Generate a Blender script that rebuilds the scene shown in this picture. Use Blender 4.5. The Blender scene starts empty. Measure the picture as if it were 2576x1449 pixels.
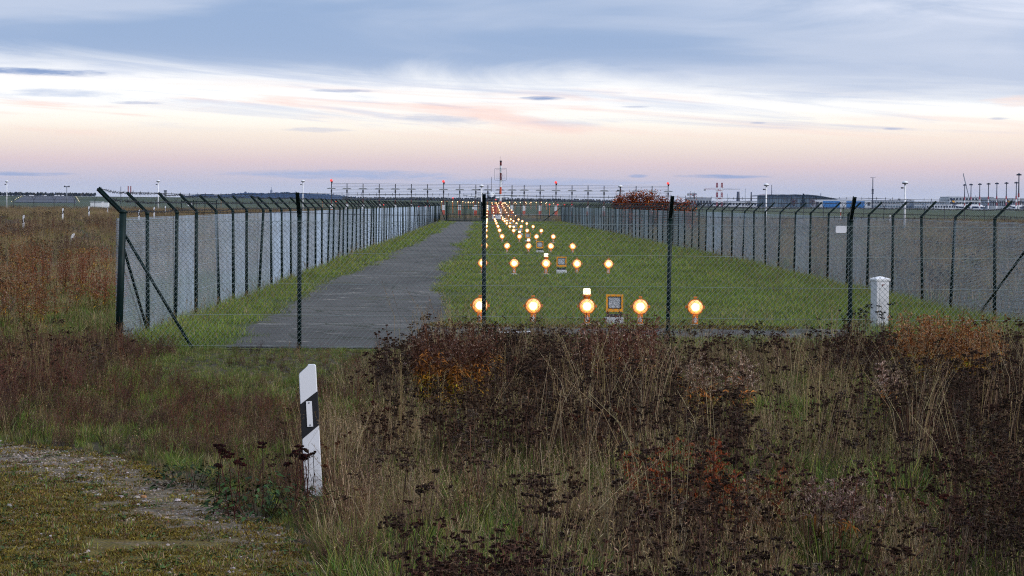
import bpy, math, random
import numpy as np
from mathutils import Matrix, Vector, Euler

# ------------------------------------------------------------------ camera, sky, sun, exposure
S = bpy.context.scene
COL = S.collection
EYE, FPX = 2.25, 5607.0                      # eye height (m); focal length in pixels of a 2576 px wide frame
cam_d = bpy.data.cameras.new('camera')
cam = bpy.data.objects.new('camera', cam_d)
COL.objects.link(cam)
cam_d.sensor_width = 36.0
cam_d.lens = FPX / 2576 * 36
cam_d.clip_start, cam_d.clip_end = 0.5, 30000
YAW, PITCH, ROLL = math.atan((1288 - 1226) / FPX), math.atan((724.5 - 514.5) / FPX), math.radians(0.5)
RM = Matrix.Rotation(-YAW, 3, 'Z') @ Matrix.Rotation(math.pi / 2 - PITCH, 3, 'X') @ Matrix.Rotation(ROLL, 3, 'Z')
cam.matrix_world = Matrix.Translation((0, 0, EYE)) @ RM.to_4x4()
S.camera = cam
S.view_settings.view_transform = 'Standard'
S.view_settings.look = 'None'
S.view_settings.gamma = 1
S.view_settings.exposure = 0.12
S.view_settings.use_curve_mapping = False
S.cycles.use_denoising = False
S.cycles.use_adaptive_sampling = False
S.cycles.filter_width = 1.1
S.cycles.max_bounces = 6
S.cycles.diffuse_bounces = 3
S.cycles.transparent_max_bounces = 16
S.cycles.sample_clamp_indirect = 4.0

SUN_EL, SUN_AZ = math.radians(34), math.radians(118)      # azimuth clockwise from +Y: behind the camera, to the right
SUN_STRENGTH = 2.0


def lin(r, g, b):
    f = lambda c: (c / 255 / 12.92) if c <= 10 else ((c / 255 + 0.055) / 1.055) ** 2.4
    return (f(r), f(g), f(b), 1.0)


def build_world():
    w = bpy.data.worlds.new('World')
    S.world = w
    w.use_nodes = True
    nt = w.node_tree
    nt.nodes.clear()
    N, L = nt.nodes, nt.links

    def put(sock, v):
        if hasattr(v, 'is_output'):
            L.new(v, sock)
        else:
            sock.default_value = v

    def m(op, a, b=0.0, c=0.0):
        n = N.new('ShaderNodeMath'); n.operation = op
        put(n.inputs[0], a); put(n.inputs[1], b); put(n.inputs[2], c)
        return n.outputs[0]

    def sstep(v, lo, hi):
        n = N.new('ShaderNodeMapRange'); n.interpolation_type = 'SMOOTHSTEP'
        put(n.inputs['Value'], v); n.inputs['From Min'].default_value = lo; n.inputs['From Max'].default_value = hi
        return n.outputs[0]

    def noise(x, y, z=0.0, detail=4, rough=0.5, dist=0.0):
        c = N.new('ShaderNodeCombineXYZ'); put(c.inputs[0], x); put(c.inputs[1], y); put(c.inputs[2], z)
        n = N.new('ShaderNodeTexNoise'); n.inputs['Scale'].default_value = 1
        n.inputs['Detail'].default_value = detail; n.inputs['Roughness'].default_value = rough
        n.inputs['Distortion'].default_value = dist
        L.new(c.outputs[0], n.inputs['Vector'])
        return n.outputs['Fac']

    def mix(f, a, b):
        n = N.new('ShaderNodeMix'); n.data_type = 'RGBA'
        put(n.inputs[0], f); put(n.inputs[6], a); put(n.inputs[7], b)
        return n.outputs[2]

    tc = N.new('ShaderNodeTexCoord')
    sx = N.new('ShaderNodeSeparateXYZ'); L.new(tc.outputs['Generated'], sx.inputs[0])
    el = m('MULTIPLY', m('ARCSINE', sx.outputs[2]), 57.2958)
    az = m('MULTIPLY', m('ARCTAN2', sx.outputs[0], sx.outputs[1]), 57.2958)
    # clear sky, by elevation in degrees
    ramp = N.new('ShaderNodeValToRGB')
    stops = [(0, (196, 203, 218)), (.4, (194, 197, 212)), (.75, (206, 196, 206)), (1.05, (221, 201, 203)), (1.40, (234, 217, 208)),
             (1.75, (246, 232, 218)), (2.05, (254, 247, 235)), (2.5, (255, 254, 251)), (3.8, (246, 247, 251)), (5.2, (186, 203, 228)),
             (12, (176, 198, 229)), (30, (176, 198, 229))]
    cr = ramp.color_ramp
    while len(cr.elements) < len(stops):
        cr.elements.new(0.5)
    for e, (d, c) in zip(cr.elements, stops):
        e.position = d / 30.0; e.color = lin(*c)
    nw = noise(m('MULTIPLY', az, .10), m('MULTIPLY', el, .8), 3.1, 3)
    L.new(m('DIVIDE', m('ADD', el, m('MULTIPLY', m('SUBTRACT', nw, .5), m('MULTIPLY', .35, sstep(el, .3, 2)))), 30.0), ramp.inputs[0])
    col = ramp.outputs[0]
    # peach wisps under the cloud sheet
    n3 = noise(m('MULTIPLY', m('ADD', az, m('MULTIPLY', el, 3.0)), .13), m('MULTIPLY', m('ADD', el, m('MULTIPLY', az, .04)), 1.7), 7.7, 8, .60, .8)
    band = m('MULTIPLY', sstep(el, 1.5, 1.9), m('SUBTRACT', 1.0, sstep(el, 2.6, 3.3)))
    pm = m('MULTIPLY', m('MULTIPLY', sstep(n3, .44, .66), band), m('SUBTRACT', 1.0, m('MULTIPLY', .55, sstep(az, 0, 7))))
    col = mix(m('MULTIPLY', pm, .85), col, lin(248, 216, 206))
    # blue-grey wisps
    n4 = noise(m('MULTIPLY', m('ADD', az, m('MULTIPLY', el, 4.0)), .16), m('MULTIPLY', m('ADD', el, m('MULTIPLY', az, .05)), 2.2), 21.3, 7, .60, .6)
    band4 = m('MULTIPLY', sstep(el, 1.7, 2.2), m('SUBTRACT', 1.0, sstep(el, 3.4, 4.2)))
    col = mix(m('MULTIPLY', m('MULTIPLY', sstep(n4, .50, .70), band4), .5), col, lin(178, 192, 222))
    # upper cloud sheet
    n1 = noise(m('MULTIPLY', m('ADD', az, m('MULTIPLY', el, 2.0)), .11), m('MULTIPLY', el, .75), 1.3, 8, .60, .7)
    n2 = noise(m('MULTIPLY', m('ADD', az, m('MULTIPLY', el, 2.5)), .07), m('MULTIPLY', m('SUBTRACT', el, m('MULTIPLY', az, .06)), .45), 12.0, 4, .5, .8)
    t = m('ADD', m('ADD', el, m('MULTIPLY', m('MINIMUM', m('MAXIMUM', az, -14), 14), .033)), m('MULTIPLY', m('SUBTRACT', n1, .5), 1.9))
    sheet = sstep(t, 2.65, 3.75)
    bright = m('MULTIPLY', sstep(az, 2, 14), sstep(el, 3.2, 5.2))
    f2 = m('ADD', sstep(n2, .38, .68), m('MULTIPLY', bright, .45))
    f2 = m('ADD', f2, m('MULTIPLY', m('SUBTRACT', 1.0, sstep(el, 2.8, 4.2)), .45))
    ccol = mix(m('MINIMUM', f2, 1.0), lin(143, 167, 203), lin(184, 196, 219))
    ccol = mix(m('MULTIPLY', m('MULTIPLY', bright, sstep(n1, .42, .66)), .8), ccol, lin(228, 232, 245))
    col = mix(m('MULTIPLY', sheet, .95), col, ccol)
    col = mix(m('MULTIPLY', sstep(el, 8, 25), .7), col, lin(196, 210, 234))
    # small dark clouds, each at its own direction (azimuth, elevation, half width, half height in degrees)
    nl = noise(m('MULTIPLY', az, 1.1), m('MULTIPLY', el, 9), 5.0, 5, .65)
    hz = lambda u: 514.5 + (u - 1288) * .00873
    def lens(u, v, hw, hh, s, c, tilt=0.0):
        nonlocal col
        a0, e0 = (u - 1226) * .01022, (hz(u) - v) * .01022
        dx = m('DIVIDE', m('SUBTRACT', az, a0), hw * .01022)
        dy = m('DIVIDE', m('ADD', m('SUBTRACT', el, e0), m('MULTIPLY', m('SUBTRACT', az, a0), tilt)), hh * .01022)
        d = m('ADD', m('ADD', m('MULTIPLY', dx, dx), m('MULTIPLY', dy, dy)), m('MULTIPLY', m('SUBTRACT', nl, .5), 2.6))
        f = m('MULTIPLY', m('SUBTRACT', 1.0, sstep(d, -.2, 1.2)), s)
        col = mix(f, col, c)
    dk, md = lin(128, 152, 196), lin(160, 172, 204)
    lens(95, 189, 215, 10, .95, dk, .01)
    lens(1358, 248, 52, 7, .9, dk)
    lens(360, 263, 80, 5, .8, md)
    lens(860, 230, 95, 5, .7, md)
    lens(1590, 270, 42, 3, .6, md)
    lens(2235, 327, 32, 4, .7, md)
    lens(1900, 311, 22, 3, .6, md)
    lens(2490, 304, 30, 4, .6, md)
    lens(870, 440, 310, 14, .75, lin(160, 178, 212), .004)
    lens(1350, 458, 330, 12, .55, lin(165, 182, 214))
    lens(80, 439, 130, 6, .8, lin(152, 170, 205))
    lens(1820, 445, 125, 6, .85, lin(145, 165, 203))
    lens(1603, 443, 30, 5, .7, lin(150, 168, 205))
    lens(160, 240, 150, 11, .6, lin(176, 192, 222))
    lens(1110, 300, 130, 12, .6, lin(180, 190, 215), .06)
    lens(800, 328, 90, 7, .55, lin(190, 195, 216))
    lens(2560, 262, 110, 16, .6, lin(250, 222, 210))
    # what the clear blue of a low sun adds through the thin cloud
    sky = N.new('ShaderNodeTexSky'); sky.sky_type = 'NISHITA'; sky.sun_disc = False
    sky.sun_elevation = SUN_EL; sky.sun_rotation = SUN_AZ
    b1 = N.new('ShaderNodeBackground'); L.new(sky.outputs[0], b1.inputs[0]); b1.inputs[1].default_value = 0.05
    b2 = N.new('ShaderNodeBackground'); L.new(col, b2.inputs[0]); b2.inputs[1].default_value = 1.1
    mx = N.new('ShaderNodeMixShader'); mx.inputs[0].default_value = 0.9
    L.new(b1.outputs[0], mx.inputs[1]); L.new(b2.outputs[0], mx.inputs[2])
    out = N.new('ShaderNodeOutputWorld'); L.new(mx.outputs[0], out.inputs[0])


build_world()
sun_d = bpy.data.lights.new('sun', 'SUN')
sun_d.energy = SUN_STRENGTH
sun_d.angle = math.radians(25)
sun_d.color = (1.0, 0.965, 0.95)
sun = bpy.data.objects.new('sun', sun_d)
COL.objects.link(sun)
sdir = Vector((math.sin(SUN_AZ) * math.cos(SUN_EL), math.cos(SUN_AZ) * math.cos(SUN_EL), math.sin(SUN_EL)))
sun.rotation_euler = sdir.to_track_quat('Z', 'Y').to_euler()


# ------------------------------------------------------------------ helpers
def ray(u, v):
    return RM @ Vector(((u - 1288) / FPX, -(v - 724.5) / FPX, -1.0))


def at(u, v, z=0.0):                         # ground point seen at (u, v)
    d = ray(u, v); t = (z - EYE) / d.z
    return Vector((d.x * t, d.y * t, z))


def atY(u, v, Y):                            # point at distance Y seen at (u, v)
    d = ray(u, v); t = Y / d.y
    return Vector((d.x * t, Y, EYE + d.z * t))


def horizon(u):
    return 514.5 + (u - 1288) * math.tan(ROLL)


R = random.Random(11)
RNG = np.random.RandomState(7)
ORD = ['first', 'second', 'third', 'fourth', 'fifth', 'sixth', 'seventh', 'eighth', 'ninth', 'tenth', 'eleventh', 'twelfth', 'thirteenth',
       'fourteenth', 'fifteenth', 'sixteenth', 'seventeenth', 'eighteenth', 'nineteenth', 'twentieth', 'twenty-first', 'twenty-second',
       'twenty-third', 'twenty-fourth']


def material(name, color, rough=0.6, metal=0.0, spec=0.4, var=0.0, vscale=6.0, col2=None, bump=0.0, bscale=40.0, emit=None, estr=0.0,
             detail=5, alpha=None):
    mt = bpy.data.materials.new(name)
    mt.use_nodes = True
    nt = mt.node_tree
    b = nt.nodes['Principled BSDF']
    c = tuple(color) + (1.0,) if len(color) == 3 else tuple(color)
    b.inputs['Base Color'].default_value = c
    b.inputs['Roughness'].default_value = rough
    b.inputs['Metallic'].default_value = metal
    b.inputs['Specular IOR Level'].default_value = spec
    if var or col2:
        tc = nt.nodes.new('ShaderNodeTexCoord')
        n = nt.nodes.new('ShaderNodeTexNoise')
        n.inputs['Scale'].default_value = vscale; n.inputs['Detail'].default_value = detail
        nt.links.new(tc.outputs['Object'], n.inputs['Vector'])
        mr = nt.nodes.new('ShaderNodeMapRange')
        mr.inputs['From Min'].default_value = .32; mr.inputs['From Max'].default_value = .68
        nt.links.new(n.outputs['Fac'], mr.inputs['Value'])
        mx = nt.nodes.new('ShaderNodeMix'); mx.data_type = 'RGBA'
        lo = tuple(x * (1 - var) for x in c[:3]) + (1,)
        hi = tuple(col2) + (1,) if col2 else tuple(min(1, x * (1 + var)) for x in c[:3]) + (1,)
        mx.inputs[6].default_value = lo; mx.inputs[7].default_value = hi
        nt.links.new(mr.outputs[0], mx.inputs[0])
        nt.links.new(mx.outputs[2], b.inputs['Base Color'])
    if bump:
        tc = nt.nodes.new('ShaderNodeTexCoord')
        n = nt.nodes.new('ShaderNodeTexNoise')
        n.inputs['Scale'].default_value = bscale; n.inputs['Detail'].default_value = 4
        nt.links.new(tc.outputs['Object'], n.inputs['Vector'])
        bp = nt.nodes.new('ShaderNodeBump')
        bp.inputs['Strength'].default_value = bump
        nt.links.new(n.outputs['Fac'], bp.inputs['Height'])
        nt.links.new(bp.outputs[0], b.inputs['Normal'])
    if emit:
        b.inputs['Emission Color'].default_value = tuple(emit) + (1,)
        b.inputs['Emission Strength'].default_value = estr
    return mt


M = {
    'green': material('green_coated_steel', (.0045, .0155, .0145), .5, 0, .18, .3, 9),
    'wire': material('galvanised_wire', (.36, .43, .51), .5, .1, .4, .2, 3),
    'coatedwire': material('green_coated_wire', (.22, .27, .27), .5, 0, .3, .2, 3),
    'sidewire': material('shaded_wire', (.225, .285, .345), .5, 0, .3, .2, 3),  # darker copy of the fence wire: right fence's shade put into the colour
    'farwire': material('deep_shaded_wire', (.13, .17, .19), .5, 0, .3, .2, 3),  # darkest copy, with the shade of the far right bays painted in
    'darkwire': material('dark_barbed_wire', (.035, .035, .04), .5, .3, .5),
    'white': material('white_paint', (.78, .78, .80), .45, 0, .4, .06, 5),
    'offwhite': material('weathered_white', (.60, .60, .62), .6, 0, .3, .15, 3, bump=.1, bscale=15),
    'black': material('black_plastic', (.012, .012, .014), .5, 0, .4),
    'orange': material('signal_orange', (.75, .20, .012), .5, 0, .4, .12, 8),
    'yelloworange': material('yellow_orange_paint', (.85, .34, .015), .5, 0, .4, .12, 8),
    'redorange': material('red_orange_paint', (.62, .085, .03), .5, 0, .4, .12, 5),
    'maroon': material('dark_red_paint', (.16, .025, .02), .5, 0, .4, .1, 5),
    'grey': material('grey_metal', (.30, .31, .33), .5, .2, .4, .12, 3),
    'dgrey': material('dark_grey_metal', (.06, .06, .07), .5, .2, .4, .12, 3),
    'concrete': material('concrete', (.34, .33, .31), .85, 0, .2, .2, 3, bump=.2),
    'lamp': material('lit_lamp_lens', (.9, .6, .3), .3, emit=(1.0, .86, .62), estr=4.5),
    'lamp_edge': material('amber_edge', (.8, .3, .02), .4),
    'lampring': material('amber_lamp_rim', (.8, .25, .02), .4, emit=(1.0, .33, .02), estr=1.3),
    'lampwhite': material('lit_white_lens', (.9, .9, .9), .3, emit=(1.0, .74, .36), estr=1.9),
    'redlamp': material('lit_red_lens', (.7, .05, .05), .3, emit=(1.0, .06, .05), estr=1.1),
    'greenlamp': material('lit_green_lens', (.1, .6, .2), .3, emit=(.3, 1.0, .4), estr=3.0),
    'navy': material('navy_paint', (.012, .02, .06), .35, 0, .5),
    'gold': material('gold_paint', (.75, .38, .02), .4, 0, .4),
    'aircraft': material('aircraft_white', (.72, .72, .74), .35, 0, .5, .04, .5),
    'glass': material('dark_window_glass', (.02, .025, .03), .12, 0, .6),
    'blue': material('blue_door_paint', (.03, .16, .42), .5, 0, .4, .15, .4),
    'facade': material('grey_facade', (.34, .36, .39), .6, 0, .3, .12, .2),
    'lfacade': material('light_facade', (.52, .54, .57), .6, 0, .3, .1, .2),
    'tealglass': material('teal_facade_glass', (.10, .14, .17), .3, 0, .5, .4, .08),
    'roof': material('dark_roof', (.09, .10, .11), .6, 0, .3, .15, .2),
    'red': material('red_paint', (.30, .055, .055), .5, 0, .4),
}


def lamp_lens_material():                    # hot centre, amber outer ring painting the lamp's halo into the lens
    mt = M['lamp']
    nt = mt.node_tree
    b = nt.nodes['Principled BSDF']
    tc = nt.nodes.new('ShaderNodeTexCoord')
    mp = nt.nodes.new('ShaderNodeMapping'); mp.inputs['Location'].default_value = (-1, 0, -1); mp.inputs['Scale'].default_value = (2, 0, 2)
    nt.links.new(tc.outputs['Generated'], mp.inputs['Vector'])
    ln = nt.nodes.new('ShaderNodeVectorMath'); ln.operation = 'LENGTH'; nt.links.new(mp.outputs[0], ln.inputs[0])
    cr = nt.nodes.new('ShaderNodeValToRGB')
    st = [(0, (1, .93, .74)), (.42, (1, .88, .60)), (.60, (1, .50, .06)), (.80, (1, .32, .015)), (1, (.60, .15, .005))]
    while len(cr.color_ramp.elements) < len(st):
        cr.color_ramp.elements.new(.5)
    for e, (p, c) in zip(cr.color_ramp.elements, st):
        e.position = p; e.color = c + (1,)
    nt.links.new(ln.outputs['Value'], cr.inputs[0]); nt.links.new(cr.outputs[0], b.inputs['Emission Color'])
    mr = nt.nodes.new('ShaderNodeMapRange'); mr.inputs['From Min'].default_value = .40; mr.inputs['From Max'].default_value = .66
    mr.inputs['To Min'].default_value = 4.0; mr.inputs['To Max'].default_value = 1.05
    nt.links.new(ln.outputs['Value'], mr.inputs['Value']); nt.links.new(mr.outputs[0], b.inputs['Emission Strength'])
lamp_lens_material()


class MB:                                    # collects shapes, then links them as one mesh object
    def __init__(s):
        s.v, s.f, s.mi, s.sm = [], [], [], []
        s.cur = 0
        s.smooth = False

    def add(s, vs, fs):
        o = len(s.v)
        s.v += [tuple(p) for p in vs]
        for f in fs:
            s.f.append(tuple(i + o for i in f)); s.mi.append(s.cur); s.sm.append(s.smooth)

    def box(s, c, d, rot=None):
        x, y, z = d[0] / 2, d[1] / 2, d[2] / 2
        vs = [Vector((a * x, b * y, e * z)) for e in (-1, 1) for b in (-1, 1) for a in (-1, 1)]
        if rot is not None:
            vs = [rot @ p for p in vs]
        c = Vector(c)
        s.add([p + c for p in vs], [(0, 2, 3, 1), (4, 5, 7, 6), (0, 1, 5, 4), (2, 6, 7, 3), (0, 4, 6, 2), (1, 3, 7, 5)])

    def bevbox(s, c, d, b=.01):              # box with chamfered vertical edges and top rim
        x, y, z = d[0] / 2, d[1] / 2, d[2] / 2
        def loop(ix, zz):
            xx, yy = x - ix, y - ix
            q = b
            return [(-xx + q, -yy, zz), (xx - q, -yy, zz), (xx, -yy + q, zz), (xx, yy - q, zz), (xx - q, yy, zz), (-xx + q, yy, zz), (-xx, yy - q, zz), (-xx, -yy + q, zz)]
        vs = loop(0, -z) + loop(0, z - b) + loop(b * .8, z)
        vs = [(p[0] + c[0], p[1] + c[1], p[2] + c[2]) for p in vs]
        fs = [tuple(range(7, -1, -1)), tuple(range(16, 24))]
        for k in (0, 8):
            for i in range(8):
                j = (i + 1) % 8
                fs.append((k + i, k + j, k + 8 + j, k + 8 + i))
        s.add(vs, fs)

    def tube(s, p0, p1, r0, r1=None, n=8, cap=True):
        p0, p1 = Vector(p0), Vector(p1)
        r1 = r0 if r1 is None else r1
        ax = (p1 - p0)
        if ax.length < 1e-9:
            return
        ax.normalize()
        u = ax.cross(Vector((0, 0, 1)) if abs(ax.z) < .9 else Vector((1, 0, 0))).normalized()
        w = ax.cross(u)
        vs = []
        for p, r in ((p0, r0), (p1, r1)):
            for k in range(n):
                a = 2 * math.pi * k / n
                vs.append(p + (u * math.cos(a) + w * math.sin(a)) * r)
        fs = [(k, (k + 1) % n, n + (k + 1) % n, n + k) for k in range(n)]
        if cap:
            fs += [tuple(range(n - 1, -1, -1)), tuple(range(n, 2 * n))]
        s.add(vs, fs)

    def poly(s, pts, r, n=4):
        for a, b in zip(pts[:-1], pts[1:]):
            s.tube(a, b, r, r, n, False)

    def lathe(s, prof, n=16, o=(0, 0, 0), axis='Z', sx=1.0, sy=1.0):   # prof: list of (radius, height)
        vs = []
        for r, h in prof:
            for k in range(n):
                a = 2 * math.pi * k / n
                x, y = r * math.cos(a) * sx, r * math.sin(a) * sy
                p = (x, y, h) if axis == 'Z' else ((x, -h, y) if axis == '-Y' else (x, h, y))
                vs.append((p[0] + o[0], p[1] + o[1], p[2] + o[2]))
        fs = []
        for i in range(len(prof) - 1):
            for k in range(n):
                j = (k + 1) % n
                q = (i * n + k, i * n + j, (i + 1) * n + j, (i + 1) * n + k)
                fs.append(q if axis != 'Y' else q[::-1])
        fs += [tuple(range(n - 1, -1, -1)), tuple(range((len(prof) - 1) * n, len(prof) * n))]
        s.add(vs, fs)

    def prism(s, pts, d):                    # outline pts extruded by vector d
        n = len(pts)
        d = Vector(d)
        vs = [Vector(p) for p in pts] + [Vector(p) + d for p in pts]
        s.add(vs, [tuple(range(n - 1, -1, -1)), tuple(range(n, 2 * n))] + [(k, (k + 1) % n, n + (k + 1) % n, n + k) for k in range(n)])

    def mesh(s, name, mats):
        me = bpy.data.meshes.new(name)
        me.from_pydata(s.v, [], s.f)
        for mt in (mats if isinstance(mats, (list, tuple)) else [mats]):
            me.materials.append(mt)
        if len(me.materials) > 1:
            me.polygons.foreach_set('material_index', s.mi)
        me.polygons.foreach_set('use_smooth', s.sm)
        me.update()
        return me

    def build(s, name, mats, parent=None, loc=(0, 0, 0)):
        return link(name, s.mesh(name, mats), parent, loc)


def link(name, me, parent=None, loc=(0, 0, 0), rot=None, scale=None):
    o = bpy.data.objects.new(name, me)
    COL.objects.link(o)
    o.location = loc
    if rot is not None:
        o.rotation_euler = rot
    if scale is not None:
        o.scale = scale
    if parent:
        o.parent = parent
    return o


def tag(o, label, cat, group=None, kind=None):
    o['label'] = label
    o['category'] = cat
    if group:
        o['group'] = group
    if kind:
        o['kind'] = kind
    return o


def thing(name, label, cat, loc=(0, 0, 0), rz=0.0, group=None):
    o = bpy.data.objects.new(name, None)
    o.empty_display_size = .2
    COL.objects.link(o)
    o.location = loc
    o.rotation_euler = (0, 0, rz)
    return tag(o, label, cat, group)


def kids(o):
    return [c for c in o.children]


def copy_tree(o, parent=None):
    c = o.copy()
    COL.objects.link(c)
    if parent:
        c.parent = parent
    for k in kids(o):
        copy_tree(k, c)
    return c


# ------------------------------------------------------------------ ground
def smooth(a, b, x):
    t = np.clip((x - a) / (b - a), 0, 1)
    return t * t * (3 - 2 * t)


def terr(x, y):
    x, y = np.asarray(x, float), np.asarray(y, float)
    zl = np.interp(y, [450, 1650, 2114, 2500], [0, .5, 6.2, 7.2])
    zc = np.interp(y, [450, 1015, 2300], [0, 2.55, 5.6])
    zr = np.interp(y, [450, 1000, 1500], [0, .9, 1.2])
    k = x / np.maximum(y, 1)
    a = smooth(-.14, -.03, k)
    b = smooth(.03, .12, k)
    berm = .75 * smooth(80, 290, y) * (1 - smooth(400, 560, y)) * smooth(8, 16, -x)
    return (zl * (1 - a) + zc * a) * (1 - b) + zr * b + berm


def tz(x, y):
    return float(terr(x, y))


def grid_mesh(name, xs, ys, zf, mat):
    X, Y = np.meshgrid(xs, ys)
    Z = zf(X, Y)
    v = np.stack([X.ravel(), Y.ravel(), Z.ravel()], 1)
    n = len(xs)
    f = [(j * n + i, j * n + i + 1, (j + 1) * n + i + 1, (j + 1) * n + i) for j in range(len(ys) - 1) for i in range(n - 1)]
    me = bpy.data.meshes.new(name)
    me.from_pydata(v.tolist(), [], f)
    me.materials.append(mat)
    for p in me.polygons:
        p.use_smooth = True
    return me


class MT:                                    # small node-graph helper for the larger surface materials
    def __init__(s, name, rough=.9):
        s.m = bpy.data.materials.new(name); s.m.use_nodes = True
        s.nt = s.m.node_tree; s.b = s.nt.nodes['Principled BSDF']
        s.b.inputs['Roughness'].default_value = rough; s.b.inputs['Specular IOR Level'].default_value = .2
        s.tc = s.nt.nodes.new('ShaderNodeTexCoord').outputs['Object']
        sp = s.nt.nodes.new('ShaderNodeSeparateXYZ'); s.nt.links.new(s.tc, sp.inputs[0])
        s.x, s.y, s.z = sp.outputs

    def put(s, k, v):
        if hasattr(v, 'is_output'):
            s.nt.links.new(v, k)
        else:
            k.default_value = v

    def vec(s, sx, sy, sz=1.0):
        n = s.nt.nodes.new('ShaderNodeMapping'); n.inputs['Scale'].default_value = (sx, sy, sz)
        s.nt.links.new(s.tc, n.inputs['Vector']); return n.outputs[0]

    def noise(s, sx, sy=None, detail=4, rough=.55, off=0.0):
        n = s.nt.nodes.new('ShaderNodeTexNoise'); n.inputs['Scale'].default_value = 1
        n.inputs['Detail'].default_value = detail; n.inputs['Roughness'].default_value = rough
        mp = s.nt.nodes.new('ShaderNodeMapping'); mp.inputs['Scale'].default_value = (sx, sy or sx, sx); mp.inputs['Location'].default_value = (off, off, 0)
        s.nt.links.new(s.tc, mp.inputs['Vector']); s.nt.links.new(mp.outputs[0], n.inputs['Vector'])
        return n.outputs['Fac']

    def voro(s, sc, out='Distance', sy=None):
        n = s.nt.nodes.new('ShaderNodeTexVoronoi'); n.inputs['Scale'].default_value = 1
        s.nt.links.new(s.vec(sc, sy or sc, sc), n.inputs['Vector'])
        return n.outputs[out]

    def step(s, v, lo, hi):
        n = s.nt.nodes.new('ShaderNodeMapRange'); n.interpolation_type = 'SMOOTHSTEP'
        s.put(n.inputs['Value'], v); n.inputs['From Min'].default_value = lo; n.inputs['From Max'].default_value = hi
        return n.outputs[0]

    def math(s, op, a, b=0.0):
        n = s.nt.nodes.new('ShaderNodeMath'); n.operation = op
        s.put(n.inputs[0], a); s.put(n.inputs[1], b); return n.outputs[0]

    def mix(s, f, a, b):
        n = s.nt.nodes.new('ShaderNodeMix'); n.data_type = 'RGBA'
        s.put(n.inputs[0], f)
        for k, v in ((6, a), (7, b)):
            s.put(n.inputs[k], v if hasattr(v, 'is_output') else tuple(v) + (1,))
        return n.outputs[2]

    def done(s, col, bump=None, strength=.4, dist=.02):
        s.nt.links.new(col, s.b.inputs['Base Color'])
        if bump is not None:
            n = s.nt.nodes.new('ShaderNodeBump'); n.inputs['Strength'].default_value = strength; n.inputs['Distance'].default_value = dist
            s.nt.links.new(bump, n.inputs['Height']); s.nt.links.new(n.outputs[0], s.b.inputs['Normal'])
        return s.m


def ground_material():
    t = MT('ground_soil')
    near = t.mix(t.step(t.noise(.6), .35, .65), (.030, .024, .014), (.062, .052, .026))
    near = t.mix(t.math('MULTIPLY', t.step(t.noise(5.0, None, 5), .5, .7), .6), near, (.10, .085, .055))
    far = t.mix(t.step(t.noise(.012, .004, 5), .35, .65), (.040, .058, .018), (.060, .072, .026))
    far = t.mix(t.math('MULTIPLY', t.step(t.noise(.05, .015, 5, .6, 40), .52, .7), .6), far, (.085, .075, .04))
    far = t.mix(t.math('MULTIPLY', t.step(t.noise(1.2, .3, 5), .4, .7), .35), far, (.03, .042, .015))
    c = t.mix(t.step(t.math('ADD', t.y, t.math('MULTIPLY', t.noise(.05), 60)), 360, 440), near, far)
    return t.done(c, t.noise(12.0, None, 6), .5, .03)


def lawn_material():
    t = MT('lawn_soil')
    c = t.mix(t.step(t.noise(.5, .25), .3, .7), (.045, .062, .014), (.085, .090, .022))
    c = t.mix(t.math('MULTIPLY', t.step(t.noise(9.0, 4.0), .45, .7), .6), c, (.085, .075, .035))
    return t.done(c, t.noise(25.0, None, 5), .6, .03)


def asphalt_material():
    t = MT('old_asphalt', .85)
    ck = t.nt.nodes.new('ShaderNodeTexVoronoi'); ck.feature = 'DISTANCE_TO_EDGE'; ck.inputs['Scale'].default_value = .55
    t.nt.links.new(t.tc, ck.inputs['Vector'])
    c = t.mix(t.step(t.noise(.35, .12, 5), .3, .7), (.062, .057, .053), (.115, .107, .099))
    c = t.mix(t.math('MULTIPLY', t.step(t.noise(45.0), .5, .72), .55), c, (.095, .093, .096))
    c = t.mix(t.math('MULTIPLY', t.step(t.noise(1.0, 1.3, 8, .75, 3), .58, .64), .8), c, (.30, .27, .235))       # pale straw and grit lying across
    c = t.mix(t.math('MULTIPLY', t.step(t.noise(.6, .9, 6, .65, 9), .56, .68), .75), c, (.060, .062, .020))       # moss
    w = t.math('FRACT', t.math('MULTIPLY', t.math('ADD', t.y, t.math('MULTIPLY', t.noise(.8, .8), 1.2)), 1 / 14.0))
    c = t.mix(t.math('MULTIPLY', t.math('MULTIPLY', t.step(w, .90, .985), t.step(t.noise(1.6, 2.5, 5), .42, .6)), .6), c, (.20, .19, .175))                                  # joints between laid lengths
    c = t.mix(t.math('MULTIPLY', t.step(t.math('ADD', ck.outputs[0], t.math('MULTIPLY', t.noise(4.0), .05)), .050, .030), .75), c, (.028, .030, .016))                  # cracks grown with moss
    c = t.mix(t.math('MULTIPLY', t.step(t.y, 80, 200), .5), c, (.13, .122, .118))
    return t.done(c, t.noise(28.0, None, 7), .8, .02)


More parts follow.
